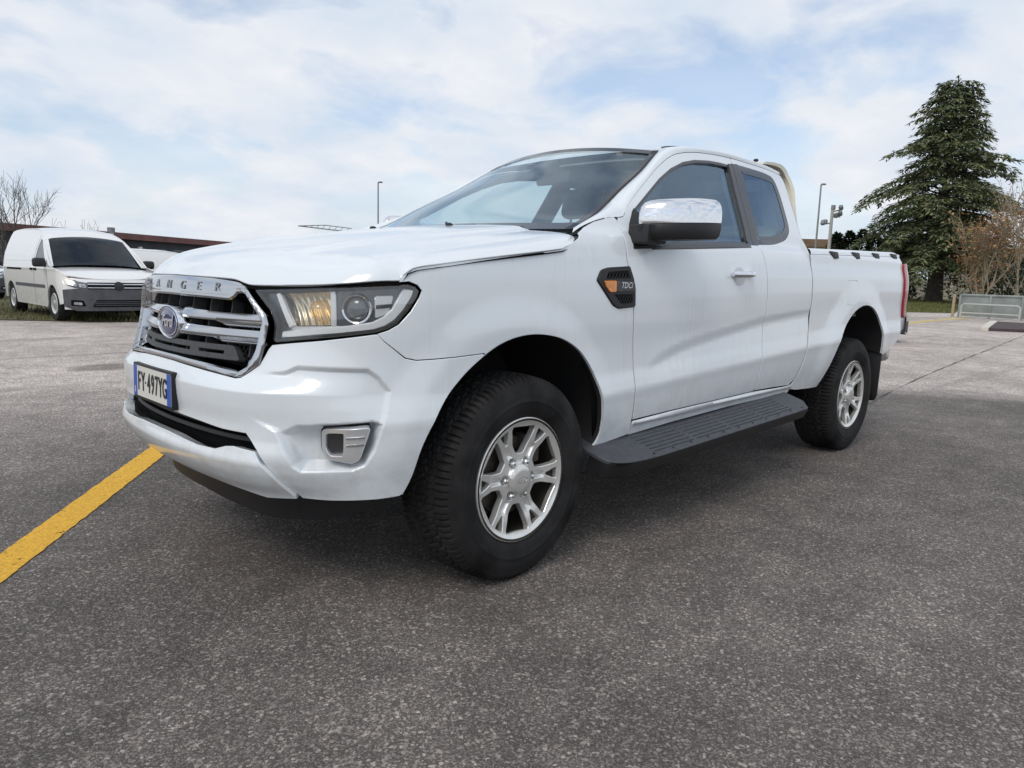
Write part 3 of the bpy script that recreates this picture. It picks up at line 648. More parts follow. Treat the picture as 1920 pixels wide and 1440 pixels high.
def doors(mr):
    o = [(.688,.520),(1.0,.527),(1.4,.532),(1.814,.538)] + DREAR[1:] + [p for p in ga[::-1] if .62 < p[0] < 1.90] + [(.616,1.30),(.611,1.20),(.637,1.09),(.654,1.005),(.672,.80),(.684,.60)]
    o = [p for p in o if True]
    d = panel('door', o, DF_, WHITE, truck, holes=[DWIN], sp=.018, flange=.005, bev=.0015, gap=.0032, mirror=mr)
    panel('window_glass', inset(DWIN, .004), off(-.016), GLASS, d, sp=.05, flange=0, gap=0, mirror=mr)
    panel('window_seal', inset(DWIN, -.002), off(-.003), TRIM, d, holes=[inset(DWIN, .014)], sp=.03, flange=.012, gap=0, mirror=mr)
    panel('belt_seal', [(.80,1.253),(1.735,1.304),(1.735,1.322),(.80,1.272)], off(.004), TRIM, d, sp=.04, flange=.012, gap=0, mirror=mr)
    # black pillar trim
    panel('pillar_trim', [(1.722,1.316),(1.838,1.319),(1.948,1.768),(1.838,1.756)], off(.003), TRIM, d, holes=[[(1.776,1.32),(1.781,1.32),(1.888,1.765),(1.883,1.765)]], sp=.03, flange=.012, gap=0, mirror=mr)
    panel('mirror_sail', [(.664,1.250),(.805,1.258),(.805,1.40),(.770,1.425),(.752,1.412),(.700,1.352),(.672,1.295)], off(.004), BLACKP, d, sp=.02, flange=.015, gap=0, mirror=mr)
    # handle
    hb = lambda s, z: B(s, z, lambda a, b: .0)
    P0 = b3([(1.470,1.158)], .0)[0]; P1 = b3([(1.672,1.163)], .0)[0]
    mb = MB(); n = 12
    for k in range(2):
        pass
    path = [b3([(1.468+.206*t, 1.158+.006*t)], .012+.034*math.sin(math.pi*min(1,max(0,(t*1.16-.08))))**.5)[0] for t in np.linspace(0,1,15)]
    mb.tube(path, [.010]+[.0165]*13+[.010], 12); h = mb.build('door_handle', CHROME, d, mirror=mr)
    mb = MB(); c = b3([(1.655,1.163)], .012)[0]; mb.ell(c, (.030,.022,.019), 14, 10); mb.build('handle_cap', CHROME, h, mirror=mr)
    cup = np.array([(1.555+.060*math.cos(t), 1.150+.046*math.sin(t)) for t in np.linspace(0,2*math.pi,28)[:-1]])
    panel('handle_cup_shade', cup, off(.0012), mat('cup_shade', (.62,.64,.66), .35, coat=.5), d, sp=.014, flange=.0, gap=0, mirror=mr)  # flat grey ellipse on the door skin, shade of a hollow painted in
    # rear access door / cab side
    o = [(1.821,.540),(2.05,.536),(2.270,.530),(2.330,.560),(2.395,.696),(2.440,.865),(2.444,1.036),(2.434,1.182),(2.425,1.278),(2.430,1.345),(2.475,1.53),(2.500,1.657),(2.505,1.745),(2.49,1.768)] + [p for p in ga[::-1] if 1.912 < p[0] < 2.47] + [(q[0]+.004, q[1]) for q in DREAR[::-1]][:-1]
    r = panel('cab_side', o, DF_, WHITE, truck, holes=[QWIN], sp=.018, flange=.005, bev=.0015, gap=.0030, mirror=mr)
    panel('quarter_glass', inset(QWIN, -.001), off(-.004), GLASS, r, sp=.04, flange=0, gap=0, mirror=mr)
    panel('glass_border', inset(QWIN, .001), off(-.002), FRIT, r, holes=[inset(QWIN, .045)], sp=.03, flange=0, gap=0, mirror=mr)
    # rocker under the doors
    rk = lambda s, z: B(s, z, lambda a, b: -.004+.012*np.exp(-((b-.505-.012*(a-.69))/.012)**2))
    panel('rocker', [(.694,.452),(1.03,.466),(1.6,.480),(2.30,.482),(2.31,.52),(2.268,.526),(1.8,.534),(1.0,.523),(.694,.515)], rk, WHITE, truck, sp=.014, flange=.03, gap=0, mirror=mr)
sided(doors)
# ---- pillars, roof, windscreen, rear wall
cabt = None
N_ = 70
def curve3(P, n): P = np.asarray(P, float); Q = smoothline3(P); c = np.concatenate([[0], np.cumsum(np.linalg.norm(np.diff(Q, axis=0), axis=1))]); t = np.linspace(0, c[-1], n); return np.stack([np.interp(t, c, Q[:,k]) for k in range(3)], -1)
def smoothline3(P, n=8):
    Q = np.vstack([2*P[0]-P[1], P, 2*P[-1]-P[-2]]); out = []
    for i in range(1, len(Q)-2):
        for t in np.linspace(0, 1, n, endpoint=False):
            a, b, c, d = Q[i-1], Q[i], Q[i+1], Q[i+2]; out.append(.5*((2*b)+(-a+c)*t+(2*a-5*b+4*c-d)*t*t+(-a+3*b-3*c+d)*t**3))
    out.append(P[-1]); return np.array(out)
rail_in = np.vstack([WSE, [(1.30,-.578,1.772),(1.45,-.578,1.794),(1.7,-.578,1.808),(1.95,-.578,1.814),(2.2,-.578,1.811),(2.38,-.578,1.802),(2.50,-.578,1.785)]])
gp = np.array([(.284,1.292),(.36,1.320),(.46,1.350),(.55,1.370)] + [tuple(p) for p in GAPARC]); gp3 = b3(gp, 0)
A_in = curve3(rail_in, N_); A_out = curve3(gp3, N_)
# the pillar outer edge is matched to the inner edge by progress along each curve
rows = []
for t in np.linspace(0, 1, 9):
    bul = .016*math.sin(math.pi*t); P = A_in*(1-t)+A_out*t; P = P + np.array([-.25,-.6,.75])*bul; rows.append(P)
roof = None
mb = MB(); mb.grid(np.array(rows), flip=False); pil = mb.build('pillar', WHITE, truck, sharp=60); pil2 = mb.build('pillar', WHITE, truck, sharp=60, mirror=True)
# roof skin
xs_i = A_in[[i for i in range(N_) if A_in[i][0] >= 1.214]]
P = []
for p in xs_i:
    row = []
    for v in np.linspace(-1, 1, 33): row.append((p[0]+.085*(1-v*v)*max(0,1-(p[0]-1.215)/.5), v*abs(p[1]), p[2]+.034*(1-abs(v)**2.2)))
    P.append(row)
# rows must not cross near the windscreen header
roof = MB().grid(np.array(P), flip=True).build('roof', WHITE, truck, sharp=60)
MB().grid(np.array(P)-np.array([0,0,.045])).build('headliner', HEADL, roof)
for sg in (-1, 1):
    mb = MB(); mb.tube([(p[0], sg*(abs(p[1])-.02), p[2]+.0005) for p in xs_i[2:]], .006, 6); mb.build('roof_strip', BLACKP, roof)
# windscreen
Wp = curve3(WSE, 24); P = []
for i, p in enumerate(Wp):
    t = i/23; row = []
    for v in np.linspace(-1, 1, 57): row.append((p[0]-(.155-.075*t)*(1-v*v), v*abs(p[1]), p[2]+.048*t*(1-v*v)-.0*(1-t)))
    P.append(row)
P = np.array(P)
ws = MB().grid(P[:, :]).build('windscreen', WSG, truck)
bd = MB(); k = 1
n0 = np.array([-.004,0,.004])
bd.grid((P[:, :k+1]+n0)); bd.grid((P[:, -k-1:]+n0)); bd.grid(P[-2:, :]+n0); bd.grid(P[:3, :]+n0)
bd.build('windscreen_border', FRIT, ws)
bd = MB(); bd.tube([p+np.array([-.002,0,.0]) for p in P[:,0]], .007, 6); bd.tube([p+np.array([-.0,0,-.004]) for p in P[:,-1]], .005, 6); bd.tube([p+np.array([-.002,0,-.004]) for p in P[-1,:]], .005, 6); bd.build('windscreen_seal', BLACKP, ws)
# cowl between bonnet and screen, wipers
cw = []
for v in np.linspace(-1, 1, 25):
    p = P[0][int(round((v+1)*28))]; yy = v*.76; cw.append([(float(hood_rear(yy))-.03, yy, float(hood_z(np.array([hood_rear(yy)-.03]), np.array([yy]))[0])-.035), (p[0]-.03, p[1], p[2]-.012), (p[0]+.03, p[1], p[2]-.004)])
MB().grid(np.array(cw)).build('cowl', BLACKP, truck)
for yy, ln in ((-.55, .50), (.05, .55)):
    mb = MB(); pts = []
    for t in np.linspace(0, 1, 10):
        j = int(round(((yy+ln*t)/.766+1)*28)); j = max(0, min(56, j)); q = P[int(1+t*2)][j]; pts.append((q[0]-.02, yy+ln*t, q[2]-.006))
    mb.tube(pts, .007, 6); mb.build('wiper', BLACKP, truck)
# interior mirror with sensor housing
c = P[20][28]; mb = MB(); mb.box((c[0]+.03, 0, c[2]-.03), (.10,.13,.05), Matrix.Rotation(-.5,3,'Y'), bev=.014); mb.box((c[0]+.10, 0, c[2]-.075), (.03,.23,.07), Matrix.Rotation(.2,3,'Y'), bev=.014); mb.build('rear_view_mirror', BLACKP, truck)
# rear wall of the cab with its window
bk = []
for z in np.linspace(.55, 1.78, 14):
    x = _pch([.5,1.3,1.5,1.66,1.74,1.80], [2.42,2.43,2.48,2.505,2.505,2.49], z); hw = -float(B(2.43, z)[1])-.01 if z < 1.74 else .578+.02*(1.78-z)/.04
    bk.append([(float(x)+.02, v*hw, z) for v in np.linspace(-1,1,15)])
bk = np.array(bk); mbk = MB()
for i in range(13):
    for j in range(14):
        zc = (bk[i,j,2]+bk[i+1,j,2])/2
        if 1.36 < zc < 1.70 and 2 <= j <= 11: continue
        mbk.add([bk[i,j], bk[i,j+1], bk[i+1,j+1], bk[i+1,j]], [(0,1,2,3)])
rw = mbk.build('cab_back', WHITE, truck, sharp=60)
MB().grid(bk[:, 2:13][8:13]-np.array([.006,0,0])).build('back_glass', GLASS, rw)
# roof-mounted deflector behind the cab, aged cream plastic
sil = [(2.33,1.838),(2.45,1.846),(2.55,1.842),(2.625,1.812),(2.655,1.765),(2.650,1.70),(2.60,1.62),(2.555,1.55),(2.505,1.46),(2.47,1.39)]
rows = []
for f in (0, 1):
    r = []
    for (x, z) in smoothline(sil, 4):
        hw = .60 if z > 1.80 else .60+.44*(1.80-z)
        r.append([(x-(.035 if f else 0), v*hw, z-(.018 if f else 0)-.006*abs(v)**6) for v in np.linspace(-1, 1, 21)])
    rows.append(np.array(r))
mb = MB(); mb.grid(rows[0]); mb.grid(rows[1], flip=True)
edge0 = np.concatenate([rows[0][:,0], rows[0][-1,1:], rows[0][::-1,-1][1:], rows[0][0,::-1][1:]]); edge1 = np.concatenate([rows[1][:,0], rows[1][-1,1:], rows[1][::-1,-1][1:], rows[1][0,::-1][1:]])
mb.grid(np.stack([edge0, edge1])); dfl = mb.build('cab_deflector', CREAM, truck)
mb = MB(); mb.tube([(2.40,-.50,1.82),(2.40,-.50,1.852)], .008, 8); mb.ell((2.40,-.50,1.856), (.016,.016,.010), 10, 6); mb.build('fixing_bolt', BLACKP, dfl)
# ---- cab interior
mb = MB(); mb.box((.78,0,1.10), (.42,1.40,.32), bev=.08, seg=3); mb.box((.60,0,1.22), (.34,1.36,.10), bev=.04); mb.box((.80,-.36,1.27), (.18,.34,.08), bev=.035); mb.build('dashboard', DASH, truck)
mb = MB(); c = Vector((1.02,-.36,1.17)); R_ = Matrix.Rotation(math.radians(64), 4, 'Y')
ring = [c+(R_ @ Vector((.185*math.cos(a), .185*math.sin(a), 0))) for a in np.linspace(0,2*math.pi,29)]
mb.tube(ring, .015, 8, cap=False); mb.ell(c, (.03,.065,.06), 12, 8)
for a in (0, math.pi, -math.pi/2): mb.tube([c, c+(R_ @ Vector((.18*math.cos(a+math.pi/2), .18*math.sin(a+math.pi/2), 0)))], .014, 6)
mb.tube([c, c+Vector((-.22,0,-.10))], .03, 8); mb.build('steering_wheel', BLACKP, truck)
for yy in (-.37, .37):
    mb = MB(); mb.box((1.42,yy,.86), (.52,.50,.20), bev=.07, seg=3); mb.box((1.70,yy,1.16), (.16,.48,.62), Matrix.Rotation(math.radians(14),3,'Y'), bev=.06, seg=3)
    mb.tube([(1.775,yy-.06,1.44),(1.79,yy-.06,1.53)], .008, 6); mb.tube([(1.775,yy+.06,1.44),(1.79,yy+.06,1.53)], .008, 6); st = mb.build('seat', FABRIC, truck)
    MB().box((1.80,yy,1.585), (.10,.27,.19), Matrix.Rotation(math.radians(10),3,'Y'), bev=.045, seg=3).build('head_restraint', FABRIC, st)
mb = MB(); mb.box((2.20,0,.88), (.40,1.20,.16), bev=.05); mb.box((2.38,0,1.12), (.10,1.20,.40), bev=.04); mb.build('rear_bench', FABRIC, truck)
mb = MB(); mb.box((1.45,0,.56), (1.95,1.60,.05)); mb.box((.60,0,.80), (.10,1.55,.55)); mb.build('cab_floor', DASH, truck)
def trim(mr):
    panel('door_card', [(.70,.56),(1.84,.56),(1.80,1.305),(.70,1.250)], off(-.055), DASH, truck, sp=.05, flange=0, gap=0, mirror=mr, flip=True)
    panel('side_trim', [(1.86,.56),(2.40,.56),(2.42,1.34),(2.47,1.75),(1.86,1.75)], off(-.05), DASH, truck, holes=[inset(QWIN, .03)], sp=.05, flange=0, gap=0, mirror=mr, flip=True)
    panel('pillar_lining', [(1.70,1.31),(1.86,1.31),(1.96,1.77),(1.82,1.77)], off(-.045), HEADL, truck, sp=.05, flange=0, gap=0, mirror=mr, flip=True)
sided(trim)

# ---- load bed
def zt(x): return 1.330+(np.asarray(x)-2.43)*.026
FUEL = roundpoly([(2.985,1.148),(3.165,1.150),(3.172,1.065),(3.10,.995),(2.985,.995)], [.02,.03,.05,.04,.02])
def bedside(mr):
    tops = [(x, float(zt(x))-.035) for x in np.linspace(4.085, 2.446, 24)]
    o = [(2.345,.556),(2.30,.522),(2.32,.500),(2.40,.488),(2.6,.478)] + [tuple(p) for p in ARCH_R] + [(3.74,.628),(3.80,.632),(4.04,.705),(4.085,.75),(4.110,.90),(4.092,1.0),(4.088,1.15),(4.088,1.28)] + tops + [(2.446,1.18),(2.458,1.036),(2.454,.865),(2.409,.696)]
    b = panel('bed_side', o, off(0), WHITE, truck, holes=[inset(FUEL, -.003)], sp=.018, flange=.005, bev=.0015, gap=.0022, mirror=mr)
    fl_ = panel('fuel_flap', FUEL, off(.0), WHITE, b, sp=.018, flange=.012, gap=.001, mirror=mr)
    panel('flap_back', inset(FUEL, -.012), off(-.014), GAP, b, sp=.04, flange=0, gap=0, mirror=mr)
    # rounded top rail
    rows = []
    for x in np.linspace(2.446, 4.10, 40):
        z0 = float(zt(x)); e = B(x, z0-.035); y0 = float(e[1]); ex = ss(4.0,4.10,x); dz = -.05*float(ex)**2
        rows.append([(x,y0,z0-.035),(x,y0+.004,z0-.018),(x,y0+.012,z0-.006+dz),(x,y0+.026,z0+dz),(x,y0+.075,z0+.002+dz),(x,y0+.095,z0-.006+dz),(x,y0+.10,z0-.03),(x,y0+.105,.90)])
    r = MB().grid(np.array(rows)).build('bed_rail', WHITE, b, sharp=70, mirror=mr)
    P = b3(ARCH_R, 0); Q = P.copy(); Q[:,1] += .012; MB().grid(np.stack([P, Q]), flip=True).build('arch_lip', WHITE, b, mirror=mr)
    # tie-down hooks
    for xh in (2.79, 3.17, 3.56, 3.95):
        z0 = float(zt(xh))-.036; y0 = float(B(xh, z0)[1]); hk = MB()
        hk.prism(roundpoly([(-.066,.022),(.066,.020),(.072,-.020),(.0,-.026)], .010), Matrix(((1,0,0,xh),(0,0,-1,y0+.010),(0,1,0,z0-.002),(0,0,0,1))) @ Matrix.Rotation(-.20,4,'X'), .016, bev=.003)
        hk.build('tie_hook', BLACKP, b, mirror=mr)
    # tail lamp
    tl = [(4.094,1.285),(4.165,1.290),(4.190,1.25),(4.198,1.10),(4.180,.93),(4.160,.885),(4.118,.90),(4.100,1.0),(4.094,1.15)]
    t_ = panel('tail_lamp', tl, lambda s, z: B(s, z, lambda a, b_: .014-1.1*np.clip(a-4.13,0,1)**1.8), RED, truck, sp=.016, flange=.06, gap=.001, mirror=mr, bev=.004)
    panel('bed_corner', [(4.085,.752),(4.17,.80),(4.20,.90),(4.215,1.10),(4.20,1.30),(4.16,1.345),(4.086,1.33)], lambda s, z: B(s, z, lambda a, b_: -.022-1.6*np.clip(a-4.10,0,1)**1.5), WHITE, truck, sp=.02, flange=.03, gap=0, mirror=mr)
    # mud flap
    mb = MB(); mb.prism(roundpoly([(-.905,.66),(-.60,.66),(-.60,.285),(-.885,.285),(-.90,.32)], .02), Matrix(((0,0,1,3.735),(1,0,0,0),(0,1,0,0),(0,0,0,1))) @ Matrix.Identity(4), .014, bev=.003)
    mb.build('mud_flap', BLACKP, truck, mirror=mr)
sided(bedside)
mb = MB(); mb.box((3.30,0,.84), (1.72,.74,.04)); mb.box((3.30,-.58,1.05), (1.72,.46,.03)); mb.box((3.30,.58,1.05), (1.72,.46,.03)); mb.box((2.50,0,1.08), (.05,1.66,.50)); mb.build('bed_floor', GREYP, truck)
mb = MB(); mb.box((4.205,0,1.08), (.05,1.50,.54), bev=.015); tg = mb.build('tailgate', WHITE, truck); MB().box((4.236,0,1.20), (.02,.24,.06), bev=.008).build('tailgate_handle', BLACKP, tg)
mb = MB(); mb.box((4.27,0,.60), (.15,1.56,.14), bev=.04, seg=3); rb = mb.build('rear_bumper', CHROMED, truck); MB().box((4.28,0,.70), (.15,1.30,.02), bev=.006).build('bumper_step', BLACKP, rb)
# ---- under the body
mb = MB(); mb.box((1.75,0,.52), (4.6,.95,.10)); mb.box((1.6,-.62,.50), (1.9,.30,.10)); mb.box((1.6,.62,.50), (1.9,.30,.10))
mb.tube([(0,-.70,.36),(0,.70,.36)], .05, 10); mb.tube([(3.22,-.70,.38),(3.22,.70,.38)], .06, 10); mb.ell((3.22,0,.36), (.16,.18,.16)); mb.ell((0,.1,.34), (.13,.16,.13)); mb.box((-.35,0,.45), (.70,1.1,.24)); mb.tube([(.6,.1,.42),(3.2,.05,.40)], .035, 8); mb.build('chassis', DARK, truck)
def liner(mr):
    for cx, cz, R, A in ((-.02,.43,.50,ARCH_F),(3.22,.46,.52,ARCH_R)):
        P = b3(A, -.006); rows = []
        for dep in (0, .10, .35, .52):
            Q = P.copy(); Q[:,1] += dep+.004; Q[:,2] += .02 if dep else 0; rows.append(Q)
        mb = MB(); mb.grid(np.array(rows), flip=True); c = np.array([(cx, -.35, .40)]); Q = rows[-1]; o = len(mb.v); mb.add(np.vstack([Q, c]), [(i, i+1, len(Q)) for i in range(len(Q)-1)]); mb.build('wheel_liner', LINER, truck, mirror=mr)
    # inner shell that closes the body behind the shut lines
    panel('body_shell', [(.46,.47),(2.40,.50),(2.42,1.28),(.35,1.24),(.30,.95)], off(-.030), GAP, truck, sp=.08, flange=0, gap=0, mirror=mr)
    panel('body_shell', [(2.36,.50),(2.66,.50),(2.80,.75),(2.98,.95),(3.2,1.02),(3.45,1.01),(3.66,.92),(3.74,.75),(4.06,.78),(4.06,1.26),(2.42,1.24)], off(-.032), GAP, truck, sp=.08, flange=0, gap=0, mirror=mr)
    panel('body_shell', [(-.62,.88),(-.25,.88),(-.12,.93),(.05,.95),(.25,.92),(.36,.95),(.50,1.24),(.2,1.20),(-.5,1.09),(-.60,.95)], off(-.030), GAP, truck, sp=.06, flange=0, gap=0, mirror=mr)
sided(liner)
# ---- running boards
def board(mr):
    zb = lambda x: .396+(x-.53)*.0245
    out = smoothline([(.392,-.900),(.394,-.975),(.43,-1.015),(.52,-1.040),(.66,-1.050),(.85,-1.052),(1.4,-1.052),(2.06,-1.052),(2.16,-1.045)], 4)
    inn = [(2.24,-.985),(2.26,-.84),(2.26,-.80),(.392,-.80)]
    top = np.vstack([out, inn]); n = len(top)
    FB = lambda x, y: np.stack([x, y, zb(x)+(y+1.052)*.27], -1)
    grooves = []
    for k, yy in enumerate((-.895,-.920,-.945,-.970,-.995,-1.018)): 
        for x0 in (.68, 1.02, 1.36, 1.70): grooves.append([(x0,yy-.006),(x0+.315,yy-.006),(x0+.315,yy+.006),(x0,yy+.006)])
    b = panel('running_board', top[::-1], FB, BOARD, truck, holes=grooves, sp=.03, flange=.012, gap=0, bev=.004, mirror=mr)
    mb = MB(); mb.grid(np.stack([np.stack([out[:,0], out[:,1]-.004, zb(out[:,0])+(out[:,1]+1.052)*.27-.006], -1), np.stack([out[:,0], out[:,1]-.002, zb(out[:,0])+(out[:,1]+1.052)*.27-.020], -1), np.stack([out[:,0]+.004, out[:,1]+.02, zb(out[:,0])-.058], -1), np.stack([out[:,0], out[:,1]+.10, zb(out[:,0])-.064], -1)]), flip=True)
    mb.build('board_skirt', BLACKP, b, mirror=mr, sharp=50)
    mb = MB(); mb.grid(np.array([[(x,y,float(zb(x))-.008+(y+1.052)*.27) for y in (-1.04,-.82)] for x in np.linspace(.42,2.2,6)])); mb.build('groove_floor', GAP, b, mirror=mr)
    for xx in (.75, 1.9): MB().tube([(xx,-.62,.45),(xx,-.84,float(zb(xx))-.02)], .022, 8).build('bracket', BLACKP, b, mirror=mr)
    for k in range(11):
        xx = .66+k*.145; MB().ell((xx, -1.034, float(zb(xx))+.006), (.008,.006,.003), 8, 5).build('grip_stud', BLACKP, b, mirror=mr)
sided(board)
# ---- door mirrors
def door_mirror(mr):
    R_ = Matrix.Rotation(math.radians(-8), 3, 'Z')
    # rounded shell: cross-section loops across the width
    def shell(x0, x1, z0, z1, y0, y1, n=26, power=3.4):
        rows = []
        for t in np.linspace(0, 1, 15):
            y = y1+(y0-y1)*t; k = (1-abs(2*t-1)**power)**(1/power) if 0 < t < 1 else .0
            k = max(k, .02); cx, cz = (x0+x1)/2, (z0+z1)/2; row = []
            for a in np.linspace(0, 2*math.pi, n, endpoint=False):
                ca, sa = math.cos(a), math.sin(a); e = 2/3.6
                row.append((cx+(x1-x0)/2*k*math.copysign(abs(ca)**e, ca), y, cz+(z1-z0)/2*(.25+.75*k)*math.copysign(abs(sa)**e, sa)))
            rows.append(row)
        return np.array(rows)
    rows = []
    # cap: plan outline of the head swept vertically
    head = roundpoly([(.655,-.885),(.700,-.985),(.790,-1.062),(.900,-1.086),(1.000,-1.082),(1.012,-1.065),(.930,-.880)], [.03,.05,.06,.05,.03,.02,.03], 6)
    def lev(z, k, dx=0): c = head.mean(0); return [(c[0]+(p[0]-c[0])*k+dx, c[1]+(p[1]-c[1])*k, z) for p in head]
    def tilt(L): return [(x+(z-1.36)*.28*0, y, z+(x-.70)*.05+(-.95-y)*.02) for x, y, z in L]
    cap = np.array([tilt(lev(z, k)) for z, k in ((1.352,1.0),(1.372,1.01),(1.40,1.00),(1.422,.965),(1.438,.90),(1.447,.80),(1.452,.60),(1.453,.25),(1.453,.01))])
    m0 = MB().grid(cap, cv=True).build('door_mirror', CHROME, truck, mirror=mr)
    low = np.array([tilt(lev(z, k)) for z, k in ((1.350,.99),(1.346,1.012),(1.320,1.0),(1.298,.965),(1.284,.88),(1.280,.5),(1.280,.01))])
    MB().grid(low, cv=True, flip=True).build('mirror_base', BLACKP, m0, mirror=mr)
    mb = MB(); mb.prism(roundpoly([(.660,1.268),(.800,1.272),(.800,1.345),(.668,1.350)], .012), Matrix(((1,0,0,0),(0,0,-1,-.84),(0,1,0,0),(0,0,0,1))), .10, bev=.01); mb.build('mirror_arm', BLACKP, m0, mirror=mr)
    MB().box((.978,-.975,1.375), (.006,.17,.12), Matrix.Rotation(math.radians(-24),3,'Z'), bev=.002).build('mirror_glass', CHROME, m0, mirror=mr)
sided(door_mirror)

# ---- wheels
def tyre_mesh():
    prof = [(-.108,.224),(-.118,.232),(-.127,.252),(-.1335,.278),(-.1352,.290),(-.1362,.2915),(-.1362,.2945),(-.1355,.296),(-.1355,.312),(-.1345,.325),(-.133,.328),(-.133,.333),(-.131,.336),(-.1275,.352),(-.122,.362),(-.1165,.370),(-.110,.3765),(-.103,.3805)]
    mid = [(-.096+.006*k, .3815+.0055*(1-((-.096+.006*k)/.096)**2)) for k in range(33)]
    pr = prof+mid+[(-y, r) for y, r in prof[::-1]]; pr = np.array(pr); n = 96*6; th = np.linspace(0, 2*np.pi, n, endpoint=False)
    Y, T = np.meshgrid(pr[:,0], th, indexing='ij'); Rr = np.repeat(pr[:,1][:,None], n, 1); ay = np.abs(Y); tread = (Rr > .350)
    ph = (T*96/(2*np.pi))
    g = np.zeros_like(Rr)
    for y0 in (.026, .068): g = np.maximum(g, np.where(np.abs(ay-y0-.0035*np.sign(np.sin(ph*np.pi))) < .0048, .010, 0))
    lat = ((ph+.5*(Y > 0)) % 1) < .32; g = np.maximum(g, np.where(lat & (ay > .070) & (Rr > .364), .0095, 0))
    sh = ((ph+ay*14+.3) % 1) < .22; g = np.maximum(g, np.where(sh & (ay > .030) & (ay < .066), .006, 0))
    cs = ((ph*1.0-Y*16) % 1) < .20; g = np.maximum(g, np.where(cs & (ay < .022), .006, 0))
    Rr = Rr-np.where(tread, g, 0); X = Rr*np.cos(T); Z = Rr*np.sin(T); Zf = np.maximum(Z, -.3826)
    P = np.stack([X, Y*(1+np.where(Z < -.34, (-Z-.34)*.6, 0)), Zf], -1)
    mb = MB(); mb.grid(P, cv=True); me = bpy.data.meshes.new('tyre'); me.from_pydata(mb.v, [], mb.f); me.materials.append(RUB); me.polygons.foreach_set('use_smooth', [True]*len(me.polygons)); me.update(); me.set_sharp_from_angle(angle=math.radians(40)); return me
TYRE = tyre_mesh()
def rim_sets():
    win = []
    for k in range(6):
        c = math.radians(30+60*k); L = []
        for r, a in ((.096,-12),(.096,12),(.135,18.2),(.196,18.6),(.2085,16.6),(.2085,-16.6),(.196,-18.6),(.135,-18.2)):
            L.append((r*math.cos(c+math.radians(a)), r*math.sin(c+math.radians(a))))
        win.append(roundpoly(L, .010, 4))
    for k in range(6):
        c = math.radians(60*k)
        win.append(roundpoly([(r*math.cos(c+math.radians(a)), r*math.sin(c+math.radians(a))) for r, a in ((.150,-2.2),(.150,2.2),(.186,6.2),(.206,6.9),(.206,-6.9),(.186,-6.2))], .004, 3))
    def face(u, v):
        r = np.hypot(u, v); th = np.arctan2(v, u); d = _pch([0,.05,.056,.060,.085,.12,.17,.205,.213,.222,.231], [-.121,-.119,-.114,-.104,-.101,-.100,-.110,-.117,-.120,-.125,-.126], r)
        spk = (np.degrees(th)+30) % 60-30                     # angle from the nearest spoke axis
        lat = r*np.sin(np.radians(spk))
        d = d+.012*(1-ss(.005,.014,np.abs(lat)))*ss(.085,.10,r)*(1-ss(.132,.148,r))         # channel down each spoke
        nut = np.hypot(r*np.cos(np.radians(spk))-.070, lat); d = d+.026*(1-ss(.014,.018,nut))
        return np.stack([u, d, v], -1)
    circ = [(.230*math.cos(t), .230*math.sin(t)) for t in np.linspace(0, 2*math.pi, 121)[:-1]]
    return win, face, circ
WINS, FACE, CIRC = rim_sets()
wheel_proto = {}
